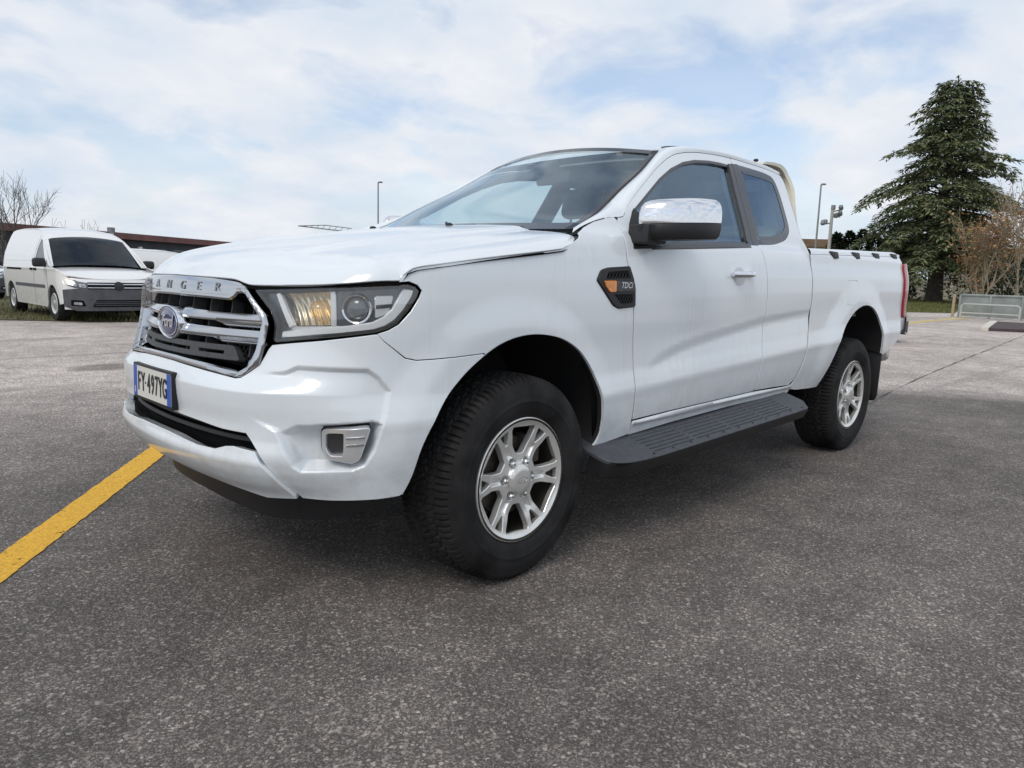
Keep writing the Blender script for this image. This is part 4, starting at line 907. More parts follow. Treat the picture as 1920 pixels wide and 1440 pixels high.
def wheel(loc, rz, spin, left=True):
    T = Matrix.Translation(loc) @ Matrix.Rotation(rz, 4, 'Z') @ Matrix.Rotation(spin, 4, 'Y')
    if not wheel_proto:
        pass
    o = bpy.data.objects.new('wheel', TYRE); COL.objects.link(o); o.parent = truck
    o.matrix_parent_inverse = Matrix.Translation(truck.location).inverted(); o.matrix_basis = Matrix.Translation(loc) @ Matrix.Rotation(rz, 4, 'Z')
    spin_ = Matrix.Rotation(spin, 4, 'Y')
    def child(name, me, M=Matrix.Identity(4)):
        c = bpy.data.objects.new(name, me); COL.objects.link(c); c.parent = o; c.matrix_basis = spin_ @ M; return c
    if 'rim' not in wheel_proto:
        r = panel('rim', CIRC, FACE, ALLOY, None, holes=WINS, sp=.0048, flange=.024, gap=0, bev=.0025, local=True); wheel_proto['rim'] = r.data; bpy.data.objects.remove(r)
        mb = MB(); mb.lathe([(.231,-.126),(.229,-.128),(.222,-.126),(.214,-.112),(.209,-.085),(.206,.02),(.206,.11)], Matrix.Rotation(math.radians(-90),4,'X') @ Matrix.Identity(4), 64)
        P = np.array(mb.v); mb.v = [(x, -abs(y) if False else y, z) for x, y, z in mb.v]
        # spin axis is Y: rebuild explicitly
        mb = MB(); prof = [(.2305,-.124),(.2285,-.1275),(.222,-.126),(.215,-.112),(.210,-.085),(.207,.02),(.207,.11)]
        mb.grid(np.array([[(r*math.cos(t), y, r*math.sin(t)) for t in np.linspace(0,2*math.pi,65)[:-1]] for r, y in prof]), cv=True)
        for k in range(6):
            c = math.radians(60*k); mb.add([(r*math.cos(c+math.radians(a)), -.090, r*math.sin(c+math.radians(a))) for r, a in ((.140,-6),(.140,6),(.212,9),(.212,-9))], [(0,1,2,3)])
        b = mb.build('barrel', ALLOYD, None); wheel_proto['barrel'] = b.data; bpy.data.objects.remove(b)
        mb = MB(); prof = [(.0005,-.030),(.06,-.030),(.06,-.045),(.150,-.045),(.152,-.02),(.150,.0),(.0005,.0)]
        mb.grid(np.array([[(r*math.cos(t), y, r*math.sin(t)) for t in np.linspace(0,2*math.pi,49)[:-1]] for r, y in prof]), cv=True); mb.box((.10,-.035,.10), (.10,.07,.12), bev=.01)
        b = mb.build('brake_disc', mat('brake_iron', (.10,.085,.07), .6, .6, noise=(20,.4)), None); wheel_proto['disc'] = b.data; bpy.data.objects.remove(b)
        mb = MB(); prof = [(.0105,-.082),(.0105,-.108),(.0085,-.114),(.004,-.1165),(.0003,-.117)]
        mb.grid(np.array([[(r*math.cos(t), y, r*math.sin(t)) for t in np.linspace(0,2*math.pi,7)[:-1]] for r, y in prof]), cv=True); b = mb.build('lug_nut', CHROMED, None); wheel_proto['nut'] = b.data; bpy.data.objects.remove(b)
        mb = MB(); prof = [(.050,-.116),(.0505,-.121),(.047,-.1235),(.030,-.1245),(.0003,-.125)]
        mb.grid(np.array([[(r*math.cos(t), y, r*math.sin(t)) for t in np.linspace(0,2*math.pi,41)[:-1]] for r, y in prof]), cv=True); b = mb.build('hub_cap', ALLOY, None); wheel_proto['cap'] = b.data; bpy.data.objects.remove(b)
        mb = MB(); n = 32
        P = np.array([[(.026*f*math.cos(t), -.1246-h, .013*f*math.sin(t)) for t in np.linspace(0,2*math.pi,n+1)[:-1]] for f, h in ((1,0),(1,.0012),(.88,.0012),(.86,.0004))]); mb.grid(P, cv=True)
        V, F = text_mesh('Ford', .017, shear=.4, extrude=.0006); mb.add([(v[0], -.1252-v[2], v[1]) for v in V], F); b = mb.build('cap_emblem', CHROMED, None, smooth=False); wheel_proto['emb'] = b.data; bpy.data.objects.remove(b)
        mb = MB(); mb.tube([(0,-.1275,.2105),(0,-.133,.2190)], .0022, 6); mb.tube([(0,-.100,.205),(0,-.128,.212)], .0038, 6); b = mb.build('valve', BLACKP, None); wheel_proto['valve'] = b.data; bpy.data.objects.remove(b)
    child('rim', wheel_proto['rim']); child('barrel', wheel_proto['barrel']); child('brake_disc', wheel_proto['disc']); child('hub_cap', wheel_proto['cap']); child('cap_emblem', wheel_proto['emb'])
    for k in range(6):
        a = math.radians(60*k); child('lug_nut', wheel_proto['nut'], Matrix.Translation((.070*math.cos(a), 0, .070*math.sin(a))))
    return o
wheel((0,-.779,.3828), .0238, math.radians(3)); wheel((3.2205,-.779,.3828), 0, math.radians(24))
wheel((0,.779,.3828), math.pi+.0238, math.radians(-11)); wheel((3.2205,.779,.3828), math.pi, math.radians(14))
# ------------------------------------------------------------------ the place
rnd = random.Random(7)
CAMV = np.array(CAM_POS); FPX = 25.4534/36*1920
def pdir(px, py):
    d = (px-960)/FPX*np.array(_r2)-(py-720)/FPX*np.array(_u2)+np.array(_f); return d/np.hypot(d[0], d[1])
def far(px, dist, z=0.0, py=500):
    d = pdir(px, py); return (CAMV[0]+d[0]*dist, CAMV[1]+d[1]*dist, z)
def zat(px, py, dist): return CAMV[2]+pdir(px, py)[2]*dist
def onground(px, py):
    d = pdir(px, py); t = -CAMV[2]/d[2]; return (CAMV[0]+d[0]*t, CAMV[1]+d[1]*t)

# ---- asphalt
def asphalt():
    m = bpy.data.materials.new('asphalt'); m.use_nodes = True; nt, N, L, b = nodes(m)
    tc = N('ShaderNodeTexCoord'); P = tc.outputs['Object']
    def noise(sc, det=4, ro=.5, src=None, dist=0):
        n = N('ShaderNodeTexNoise'); n.inputs['Scale'].default_value = sc; n.inputs['Detail'].default_value = det; n.inputs['Roughness'].default_value = ro; n.inputs['Distortion'].default_value = dist; L(src or P, n.inputs[0]); return n.outputs[0]
    def mth(op, a, b_=None, c=None, cl=False):
        q = N('ShaderNodeMath'); q.operation = op; q.use_clamp = cl
        for i, v in enumerate((a, b_, c)):
            if v is None: continue
            if isinstance(v, (int, float)): q.inputs[i].default_value = v
            else: L(v, q.inputs[i])
        return q.outputs[0]
    def rng(v, a, b_, c, d):
        q = N('ShaderNodeMapRange'); q.inputs[1].default_value = a; q.inputs[2].default_value = b_; q.inputs[3].default_value = c; q.inputs[4].default_value = d; L(v, q.inputs[0]); return q.outputs[0]
    sp = N('ShaderNodeSeparateXYZ'); L(P, sp.inputs[0]); X, Y = sp.outputs[0], sp.outputs[1]
    # stones: cells of two sizes, each with its own tone
    def cells(sc):
        v = N('ShaderNodeTexVoronoi'); v.inputs['Scale'].default_value = sc; L(P, v.inputs['Vector']); s = N('ShaderNodeSeparateColor'); L(v.outputs['Color'], s.inputs[0]); return v.outputs['Distance'], s.outputs[0], s.outputs[1]
    d1, c1, h1 = cells(230); d2, c2, h2 = cells(120)
    stone = mth('ADD', mth('MULTIPLY', mth('POWER', c1, 3.5), .95), mth('MULTIPLY', mth('POWER', c2, 9.0), 1.3))
    # dark newer mat round the truck, paler worn surface beyond it
    wob = mth('MULTIPLY', mth('SUBTRACT', noise(.35, 5, .6), .5), 3.0)
    e1 = mth('ADD', mth('MULTIPLY', X, .86), mth('MULTIPLY', Y, .45))          # right-hand edge of the dark mat
    m1 = rng(mth('ADD', e1, mth('MULTIPLY', wob, .12)), 5.2, 6.0, 1, 0)
    m2 = rng(mth('ADD', mth('SUBTRACT', Y, mth('MULTIPLY', X, .15)), mth('MULTIPLY', wob, 1.0)), 1.4, 5.4, 1, 0)
    darkm = mth('MULTIPLY', m1, m2)
    blot = noise(1.3, 6, .6); blot2 = noise(.28, 4, .5)
    base = mth('ADD', mth('MULTIPLY', darkm, -.303), .440)
    base = mth('MULTIPLY', base, rng(blot, .3, .7, .82, 1.18)); base = mth('MULTIPLY', base, rng(blot2, .3, .7, .80, 1.20))
    # long scuffs
    mp = N('ShaderNodeMapping'); mp.inputs['Rotation'].default_value = (0,0,.5); mp.inputs['Scale'].default_value = (.5,6,1); L(P, mp.inputs[0])
    sc = rng(noise(1.0, 5, .6, mp.outputs[0]), .60, .75, 1.0, 1.35); base = mth('MULTIPLY', base, sc)
    v3 = N('ShaderNodeTexVoronoi'); v3.feature = 'DISTANCE_TO_EDGE'; v3.inputs['Scale'].default_value = .42
    wv = N('ShaderNodeTexNoise'); wv.inputs['Scale'].default_value = 1.7; wv.inputs['Detail'].default_value = 6; L(P, wv.inputs[0]); mxv = N('ShaderNodeMix'); mxv.data_type = 'VECTOR'; mxv.inputs[0].default_value = .22; L(P, mxv.inputs[4]); L(wv.outputs[1], mxv.inputs[5]); L(mxv.outputs[1], v3.inputs['Vector'])
    crk = rng(v3.outputs['Distance'], .0, .005, .80, 1.0); crk = mth('MAXIMUM', crk, rng(noise(.8, 3), .46, .54, 0.0, 1.0)); base = mth('MULTIPLY', base, crk)
    pt3 = rng(noise(4.2, 6, .62), .34, .66, .84, 1.16); base = mth('MULTIPLY', base, pt3)
    tm = N('ShaderNodeMapping'); tm.inputs['Rotation'].default_value = (0,0,-.95); tm.inputs['Scale'].default_value = (.10,2.1,1); L(P, tm.inputs[0]); base = mth('MULTIPLY', base, rng(noise(1.0, 3, .5, tm.outputs[0]), .32, .42, .80, 1.0))
    amp = mth('ADD', mth('MULTIPLY', darkm, .20), 1.0)
    val = mth('MULTIPLY', base, mth('ADD', mth('MULTIPLY', stone, 1.25), .54))
    # oil stain left of the truck's nose
    ox = mth('DIVIDE', mth('SUBTRACT', X, .72), .55); oy = mth('DIVIDE', mth('SUBTRACT', Y, 6.0), .30); od = mth('ADD', mth('MULTIPLY', ox, ox), mth('MULTIPLY', oy, oy))
    od = mth('ADD', od, mth('MULTIPLY', mth('SUBTRACT', noise(3.0), .5), 1.2)); val = mth('MULTIPLY', val, rng(od, .5, 1.3, .50, 1.0))
    hue = N('ShaderNodeMix'); hue.data_type = 'RGBA'; L(h1, hue.inputs[0]); hue.inputs[6].default_value = (1.17,1.0,.89,1); hue.inputs[7].default_value = (1.09,1.0,.92,1)
    mul = N('ShaderNodeMix'); mul.data_type = 'RGBA'; mul.blend_type = 'MULTIPLY'; mul.inputs[0].default_value = 1; L(hue.outputs[2], mul.inputs[6])
    cc = N('ShaderNodeCombineColor'); L(val, cc.inputs[0]); L(val, cc.inputs[1]); L(val, cc.inputs[2]); L(cc.outputs[0], mul.inputs[7]); L(mul.outputs[2], b.inputs['Base Color'])
    b.inputs['Roughness'].default_value = .88; b.inputs['Specular IOR Level'].default_value = .35
    hgt = mth('ADD', mth('MULTIPLY', mth('SUBTRACT', 1.0, mth('MULTIPLY', d1, 1.3)), .7), mth('MULTIPLY', h2, .4))
    bp = N('ShaderNodeBump'); bp.inputs['Strength'].default_value = .55; bp.inputs['Distance'].default_value = .004; L(hgt, bp.inputs['Height']); L(bp.outputs[0], b.inputs['Normal'])
    return m
ground = mk('ground', [(-500,-500,0),(500,-500,0),(500,500,0),(-500,500,0)], [(0,1,2,3)], asphalt(), None, False); tag(ground, kind='structure')
def worn(name, col, lo, hi, sc=9):
    m = bpy.data.materials.new(name); m.use_nodes = True; nt, N, L, b = nodes(m); tc = N('ShaderNodeTexCoord')
    n = N('ShaderNodeTexNoise'); n.inputs['Scale'].default_value = sc; n.inputs['Detail'].default_value = 9; n.inputs['Roughness'].default_value = .72; L(tc.outputs['Object'], n.inputs[0])
    v = N('ShaderNodeTexVoronoi'); v.inputs['Scale'].default_value = 130; L(tc.outputs['Object'], v.inputs['Vector']); s = N('ShaderNodeSeparateColor'); L(v.outputs['Color'], s.inputs[0])
    a = N('ShaderNodeMath'); a.operation = 'MULTIPLY_ADD'; a.inputs[1].default_value = .16; L(s.outputs[0], a.inputs[0]); L(n.outputs[0], a.inputs[2])
    r = N('ShaderNodeMapRange'); r.inputs[1].default_value = lo; r.inputs[2].default_value = hi; r.inputs[3].default_value = 0; r.inputs[4].default_value = 1; L(a.outputs[0], r.inputs[0]); L(r.outputs[0], b.inputs['Alpha'])
    q = N('ShaderNodeMix'); q.data_type = 'RGBA'; q.inputs[6].default_value = (*[c*.78 for c in col],1); q.inputs[7].default_value = (*[min(1,c*1.12) for c in col],1); L(s.outputs[1], q.inputs[0]); L(q.outputs[2], b.inputs['Base Color'])
    b.inputs['Roughness'].default_value = .8; return m
def strip(name, pts, w, m, z=.004, n=40, jag=.004):
    pts = np.array(pts, float); c = np.concatenate([[0], np.cumsum(np.hypot(*np.diff(pts, axis=0).T))]); t = np.linspace(0, c[-1], n); P = np.stack([np.interp(t, c, pts[:,0]), np.interp(t, c, pts[:,1])], -1)
    d = np.gradient(P, axis=0); d /= np.linalg.norm(d, axis=1, keepdims=True); nn = np.stack([-d[:,1], d[:,0]], -1); V = []; F = []
    for i in range(n):
        a = P[i]+nn[i]*(w/2+rnd.uniform(-jag, jag)); b = P[i]-nn[i]*(w/2+rnd.uniform(-jag, jag)); V += [(a[0],a[1],z),(b[0],b[1],z)]
        if i: F.append((2*i-2, 2*i-1, 2*i+1, 2*i))
    return tag(mk(name, V, F, m, None, False), kind='structure')
strip('yellow_line', [(-2.6,-1.16),(-1.383,.424),(-.29,1.913),(1.6,4.5),(2.4,5.6)], .142, worn('yellow_paint', (.78,.43,.035), .37, .45, 14), n=260, jag=.003)
strip('worn_line', [(2.45,-.15),(2.56,-.70),(2.70,-1.80),(2.72,-2.25)], .05, worn('white_worn', (.46,.44,.40), .60, .78, 4), n=40)
strip('asphalt_joint', [(5.3,-.33),(6.1,-.22),(8,-.02),(11.2,.25),(16,.62),(22,1.1)], .016, worn('joint_dark', (.075,.072,.070), .38, .52, 12), n=60, jag=.01)
strip('yellow_edge', [onground(1698,606.5), onground(1740,602), onground(1815,596)], .35, worn('yellow_faded', (.62,.48,.20), .36, .50, 2), n=20)

# ---- verge on the left and the lawn under the cedar
def turf_mat(name, a, b_, c):
    m = bpy.data.materials.new(name); m.use_nodes = True; nt, N, L, b = nodes(m); tc = N('ShaderNodeTexCoord')
    n = N('ShaderNodeTexNoise'); n.inputs['Scale'].default_value = .9; n.inputs['Detail'].default_value = 8; n.inputs['Roughness'].default_value = .65; L(tc.outputs['Object'], n.inputs[0])
    r = N('ShaderNodeValToRGB'); L(n.outputs[0], r.inputs[0]); r.color_ramp.elements[0].position = .36; r.color_ramp.elements[0].color = (*a,1); r.color_ramp.elements[1].position = .66; r.color_ramp.elements[1].color = (*c,1)
    e = r.color_ramp.elements.new(.5); e.color = (*b_,1); L(r.outputs[0], b.inputs['Base Color']); b.inputs['Roughness'].default_value = .95; return m
TURF = turf_mat('verge_turf', (.045,.040,.024), (.10,.095,.040), (.19,.165,.085)); LAWN = turf_mat('lawn_turf', (.075,.085,.022), (.12,.125,.035), (.17,.155,.055))
def sheet(name, pts, m, z): return tag(mk(name, [(x, y, z) for x, y in pts], [tuple(range(len(pts)))], m, None, False), kind='structure')
VG = [(-60,60),(-20,28),(-6,18.3),(1.05,13.8),(2.1,12.95),(3.1,12.35),(5.5,11.4),(10,11.2),(18,16),(40,60),(60,140),(-80,140)]
sheet('verge', VG, TURF, .012)
lw = [onground(1500,588), onground(1700,585.5), onground(1790,587.5), onground(1795,584), onground(1960,590)]
LW = [(p[0], p[1]) for p in lw]+[far(1980,120)[:2], far(1800,150)[:2], far(1480,130)[:2]]
sheet('lawn', LW, LAWN, .012)
def blades(name, label, spots, col, hmin, hmax, w):
    V = []; F = []; 
    for x, y in spots:
        h = rnd.uniform(hmin, hmax); a = rnd.uniform(0, 6.28); lx, ly = rnd.uniform(-.5,.5)*h, rnd.uniform(-.5,.5)*h; k = len(V); V += [(x-w*math.cos(a), y-w*math.sin(a), .008), (x+w*math.cos(a), y+w*math.sin(a), .008), (x+lx, y+ly, h)]; F.append((k, k+1, k+2))
    m = bpy.data.materials.new(name); m.use_nodes = True; nt, N, L, b = nodes(m); g = N('ShaderNodeNewGeometry'); r = N('ShaderNodeValToRGB'); L(g.outputs['Random Per Island'], r.inputs[0])
    r.color_ramp.elements[0].color = (*col[0],1); r.color_ramp.elements[1].color = (*col[1],1); e = r.color_ramp.elements.new(.55); e.color = (*col[2],1); L(r.outputs[0], b.inputs['Base Color']); b.inputs['Roughness'].default_value = .9
    o = mk(name, V, F, m, None, False); return tag(o, label, 'grass', kind='stuff')
vp = np.array(VG); sp_ = []
while len(sp_) < 16000:
    x = rnd.uniform(-4, 7); y = 11.2+abs(rnd.gauss(0, 6))
    if inpoly(np.array([(x, y)]), vp)[0]: sp_.append((x, y))
blades('verge_grass', 'patchy dry grass of the verge under the white van', sp_, ((.055,.055,.018),(.26,.22,.10),(.11,.115,.035)), .03, .13, .007)
sp_ = []; lp = np.array(LW)
while len(sp_) < 9000:
    d = rnd.uniform(33, 66); q = far(rnd.uniform(1690,1930), d)
    if inpoly(np.array([q[:2]]), lp)[0]: sp_.append(q[:2])
blades('lawn_grass', 'mown lawn grass around the foot of the cedar', sp_, ((.07,.085,.02),(.20,.19,.07),(.12,.13,.035)), .04, .12, .02)

# ---- vans and cars (panel-built)
VGLASS = glass('van_glass', (.08,.11,.14), .30, hazecol=(.02,.035,.055), base=.035)
BUMPG = mat('bumper_grey', (.075,.077,.085), .55, noise=(8,.2)); HLG = mat('lamp_clear', (.45,.48,.50), .12, .2, coat=1, noise=(14,.5)); SILV = mat('silver_strip', (.75,.76,.78), .2, .7)
SILVER = paint_mat('silver_paint', (.46,.47,.48), .08); BLUEISH = paint_mat('pale_paint', (.74,.78,.82), .05)
def arc(cx, cz, r, a0, a1, n=14): return [(cx+r*math.cos(math.radians(a)), cz+r*math.sin(math.radians(a))) for a in np.linspace(a0, a1, n)]
def make_van(name, paint):
    """small panel van, nose at local x=0 and tail at x=4.88"""
    t = empty(name, (0,0,0)); kw = dict(local=True, gap=0)
    def zr_(x): return _pch([1.0,1.06,1.40,1.75,2.0,2.3,2.8,3.6,4.3,4.55,4.68],[1.05,1.09,1.36,1.615,1.715,1.785,1.825,1.83,1.81,1.77,1.70],x)
    def hw(x, z):
        y = .893-.020*ss(.75,.20,z)-.0*x; y = y-.285*np.clip((z-1.0)/.82,0,1)**1.55; y = y+.006*np.exp(-((z-.98)/.03)**2)
        return y-.13*np.clip((.62-x)/.40,0,1)**2-.05*np.clip((x-4.3)/.38,0,1)**2
    S = lambda x, z: np.stack([x, -hw(x, z), z], -1)
    side = [(.26,.40),(.25,.62),(.27,.84),(.40,.93),(.70,.99),(1.0,1.04),(1.06,1.08),(1.25,1.215),(1.50,1.395),(1.75,1.565),(1.95,1.650),(2.3,1.735),(2.8,1.785),(3.6,1.795),(4.2,1.775),(4.50,1.735),(4.60,1.60),(4.66,1.25),(4.67,.85),(4.65,.45),(4.52,.34)]
    side += arc(3.89,.315,.365,0,180)+[(3.50,.24),(1.28,.24)]+arc(.89,.315,.365,0,180)[0:]+[(.40,.34)]
    win = roundpoly([(1.17,1.03),(1.98,1.02),(1.96,1.555),(1.80,1.52),(1.50,1.315),(1.30,1.165)], .03)
    for mr in (False, True):
        b = panel('body_side', side, S, paint, t, holes=[win], sp=.045, flange=.03, mirror=mr, **kw)
        panel('door_window', inset(win, -.004), lambda x, z: S(x, z)+np.array([0,.012,0]), VGLASS, b, sp=.08, flange=0, mirror=mr, **kw)
        panel('side_moulding', [(1.32,.60),(3.45,.60),(3.45,.66),(1.32,.66)], lambda x, z: S(x, z)+np.array([0,-.010,0]), BUMPG, b, sp=.06, flange=.02, mirror=mr, **kw)
        panel('slide_rail', [(2.95,.93),(4.10,.93),(4.10,.965),(2.95,.965)], lambda x, z: S(x, z)+np.array([0,-.004,0]), DARK, b, sp=.06, flange=.01, mirror=mr, **kw)
        for x0 in (1.84, 2.10): panel('door_handle', roundpoly([(x0,.935),(x0+.15,.935),(x0+.15,.975),(x0,.975)], .01), lambda x, z: S(x, z)+np.array([0,-.018,0]), DARK, b, sp=.04, flange=.03, mirror=mr, **kw)
        for xs, z0, z1 in ((1.14,.36,1.05),(2.03,.30,1.62),(2.06,.30,.30)):
            if z1 > z0: panel('door_gap', [(xs,z0),(xs+.010,z0),(xs+.010,z1),(xs,z1)], lambda x, z: S(x, z)+np.array([0,-.0025,0]), GAP, b, sp=.12, flange=0, mirror=mr, **kw)
        panel('panel_press', roundpoly([(2.16,1.12),(4.30,1.12),(4.22,1.64),(2.16,1.60)], .05), lambda x, z: S(x, z)+np.array([0,-.005,0]), paint, b, sp=.10, flange=.006, mirror=mr, **kw)
        mb = MB(); mb.box((1.20,-1.00,1.09), (.14,.22,.17), bev=.05, seg=3); mb.box((1.25,-.90,1.03), (.10,.10,.05), bev=.02); mb.build('door_mirror', BLACKP, t, local=True, mirror=mr)
    N_ = lambda y, z: .27*(np.abs(y)/.88)**3.0+.55*np.maximum(0, z-.68)+.10*np.maximum(0,.36-z)
    FR = lambda o: (lambda y, z: np.stack([N_(y, z)-o, y, z], -1))
    fp = panel('nose', [(-.86,.24),(.86,.24),(.87,.62),(.86,.83),(.50,.80),(0,.79),(-.50,.80),(-.86,.83)], FR(0), paint, t, sp=.05, flange=.03, flip=True, **kw)
    bmp = panel('bumper', [(-.875,.30),(-.70,.215),(.70,.215),(.875,.30),(.885,.60),(.62,.635),(.52,.615),(-.52,.615),(-.62,.635),(-.885,.60)], FR(.022), BUMPG, t, sp=.05, flange=.05, flip=True, **kw)
    panel('lower_intake', roundpoly([(-.46,.285),(.46,.285),(.40,.42),(-.40,.42)], .02), FR(.026), DARK, bmp, sp=.08, flange=.0, flip=True, **kw)
    for zz in (.32,.352,.384): panel('intake_slat', [(-.42,zz-.005),(.42,zz-.005),(.42,zz+.005),(-.42,zz+.005)], FR(.030), BUMPG, bmp, sp=.08, flange=.01, flip=True, **kw)
    for sg in (-1, 1): panel('fog_recess', roundpoly([(sg*.56,.30),(sg*.78,.31),(sg*.78,.42),(sg*.60,.41)], .02), FR(.025), DARK, bmp, sp=.05, flange=0, flip=True, **kw); panel('fog_lamp', roundpoly([(sg*.62,.325),(sg*.74,.33),(sg*.74,.375),(sg*.63,.37)], .015), FR(.030), HLG, bmp, sp=.05, flange=.01, flip=True, **kw)
    g = panel('grille', [(-.52,.62),(.52,.62),(.52,.745),(-.52,.745)], FR(.010), DARK, t, sp=.06, flange=.02, flip=True, **kw)
    for zz in (.648,.715): panel('grille_strip', [(-.52,zz-.007),(.52,zz-.007),(.52,zz+.007),(-.52,zz+.007)], FR(.024), SILV, g, sp=.05, flange=.012, flip=True, **kw)
    panel('emblem', [(.085*math.cos(a), .680+.085*math.sin(a)) for a in np.linspace(0, 6.283, 25)[:-1]], FR(.034), BLACKP, g, sp=.03, flange=.02, flip=True, **kw)
    for sg in (-1, 1):
        h = panel('headlamp', roundpoly([(sg*.525,.625),(sg*.72,.645),(sg*.84,.70),(sg*.872,.86),(sg*.80,.835),(sg*.64,.755),(sg*.525,.735)], .02), FR(.012), mat('van_lamp_dark', (.10,.105,.11), .2, coat=1), t, sp=.035, flange=.03, flip=True, **kw)
        panel('reflector', roundpoly([(sg*.68,.665),(sg*.80,.70),(sg*.83,.80),(sg*.70,.75)], .02), FR(.016), HLG, h, sp=.035, flange=0, flip=True, **kw); panel('reflector', roundpoly([(sg*.545,.645),(sg*.65,.655),(sg*.65,.72),(sg*.56,.715)], .015), FR(.016), HLG, h, sp=.035, flange=0, flip=True, **kw)
    HZ = lambda x, y: np.stack([x, y, .80+(zr_(np.maximum(x,1.02))*0+1.040-.80)*(1-np.exp(-np.clip(x-N_(y,.79)*0-.06,0,2)/.36))-.035*(np.abs(y)/.8)**3], -1)
    ys = np.linspace(-.80,.80,17); hp = [(float(N_(y,.80)), float(y)) for y in ys]+[(.55,.86),(1.00,.80),(1.06,.70),(1.06,-.70),(1.00,-.80),(.55,-.86)]
    panel('bonnet', hp, HZ, paint, t, sp=.06, flange=.02, **kw)
    RO = lambda x, y: np.stack([x, y, zr_(x)-.05*(np.abs(y)/_pch([1.7,1.95,2.3,2.8,4.7],[.735,.695,.655,.64,.62],x))**2.6], -1)
    panel('roof', [(1.72,-.735),(1.95,-.695),(2.3,-.655),(2.8,-.64),(4.3,-.625),(4.60,-.58),(4.66,0),(4.60,.58),(4.3,.625),(2.8,.64),(2.3,.655),(1.95,.695),(1.72,.735)], RO, paint, t, sp=.07, flange=.03, **kw)
    WS_ = lambda x, y: np.stack([x-.06*(1-(y/.7)**2), y, zr_(x)-.05*(np.abs(y)/.7)**2.2], -1)
    panel('windscreen', [(1.06,-.80),(1.74,-.675),(1.77,0),(1.74,.675),(1.06,.80),(1.03,0)], WS_, VGLASS, t, sp=.07, flange=.01, **kw)
    for sg in (-1, 1):
        P = np.array([[(x, sg*y, z) for y, z in ((.795+(x-1.06)*-.175, float(zr_(x))-.048), (float(hw(x, float(zr_(x))-.05)), float(zr_(x))-.055))] for x in np.linspace(1.04,1.80,8)]); MB().grid(P, flip=sg > 0).build('pillar', paint, t, local=True)
    mb = MB(); mb.grid(np.array([[(4.67, y, z) for y in np.linspace(-.80,.80,7)] for z in (.45,1.0,1.3)]+[[(4.60, y, 1.70) for y in np.linspace(-.60,.60,7)]])); mb.build('tail', paint, t, local=True)
    mb = MB(); mb.box((2.5,0,.42), (4.0,1.55,.34)); mb.box((1.8,0,.85), (1.0,1.5,.5)); mb.build('underbody', DARK, t, local=True)
    for x in (.89, 3.89):
        for sg in (-1, 1):
            P = np.array([[(x+r*math.cos(a), sg*y, .315+r*math.sin(a)) for a in np.linspace(0, 6.283, 29)[:-1]] for y, r in ((.66,.20),(.66,.315),(.69,.322),(.84,.322),(.868,.31),(.872,.24),(.86,.205))]); mb = MB(); mb.grid(P, cv=True, flip=sg > 0); w = mb.build('wheel', RUB, t, local=True)
            P = np.array([[(x+r*math.cos(a), sg*y, .315+r*math.sin(a)) for a in np.linspace(0, 6.283, 29)[:-1]] for y, r in ((.858,.206),(.868,.19),(.850,.12),(.862,.05),(.865,.001))]); mb = MB(); mb.grid(P, cv=True, flip=sg > 0); mb.build('wheel_cover', SILV, w, local=True)
    return t
def copy_tree(o, parent=None, swap=None):
    c = o.copy(); COL.objects.link(c); c.parent = parent
    if swap and c.type == 'MESH' and c.data.materials[0] == swap[0]: c.data = c.data.copy(); c.data.materials[0] = swap[1]
    for ch in list(o.children): copy_tree(ch, c, swap)
    return c
van = make_van('parked_van', VANW); van.location = (2.72, 12.46, .012); van.rotation_euler = (0,0,math.radians(91.5))
tag(van, 'white small panel van with grey front bumper parked nose-on on the verge', 'van', 'white vehicles parked behind')
def other(name, px, dist, rz, scale, label, cat, swap=None, z=.012):
    c = copy_tree(van, None, swap); c.name = name; p = far(px, dist); c.location = (p[0], p[1], z); c.rotation_euler = (0,0,math.radians(rz)); c.scale = scale; tag(c, label, cat, 'white vehicles parked behind'); return c
other('parked_van', 262, 24.5, 84, (.9,.95,.86), 'white vehicle with dark windscreen, half hidden behind the nearest van', 'van')
other('parked_van', 455, 21.0, 188, (.92,.95,.80), 'white van side-on between the nearest van and the pickup bonnet', 'van')
other('parked_car', -42, 25.0, 100, (.9,.95,.93), 'pale car cut off by the left edge of the picture', 'car', (VANW, BLUEISH))
q = far(1693, 17.2); sc_ = other('parked_car', 1676, 17.0, 150, (.80,.85,.72), 'silver car standing on the asphalt behind the pickup tail lamp', 'car', (VANW, SILVER), z=0)
sc_['group'] = 'silver car'; del sc_['group']

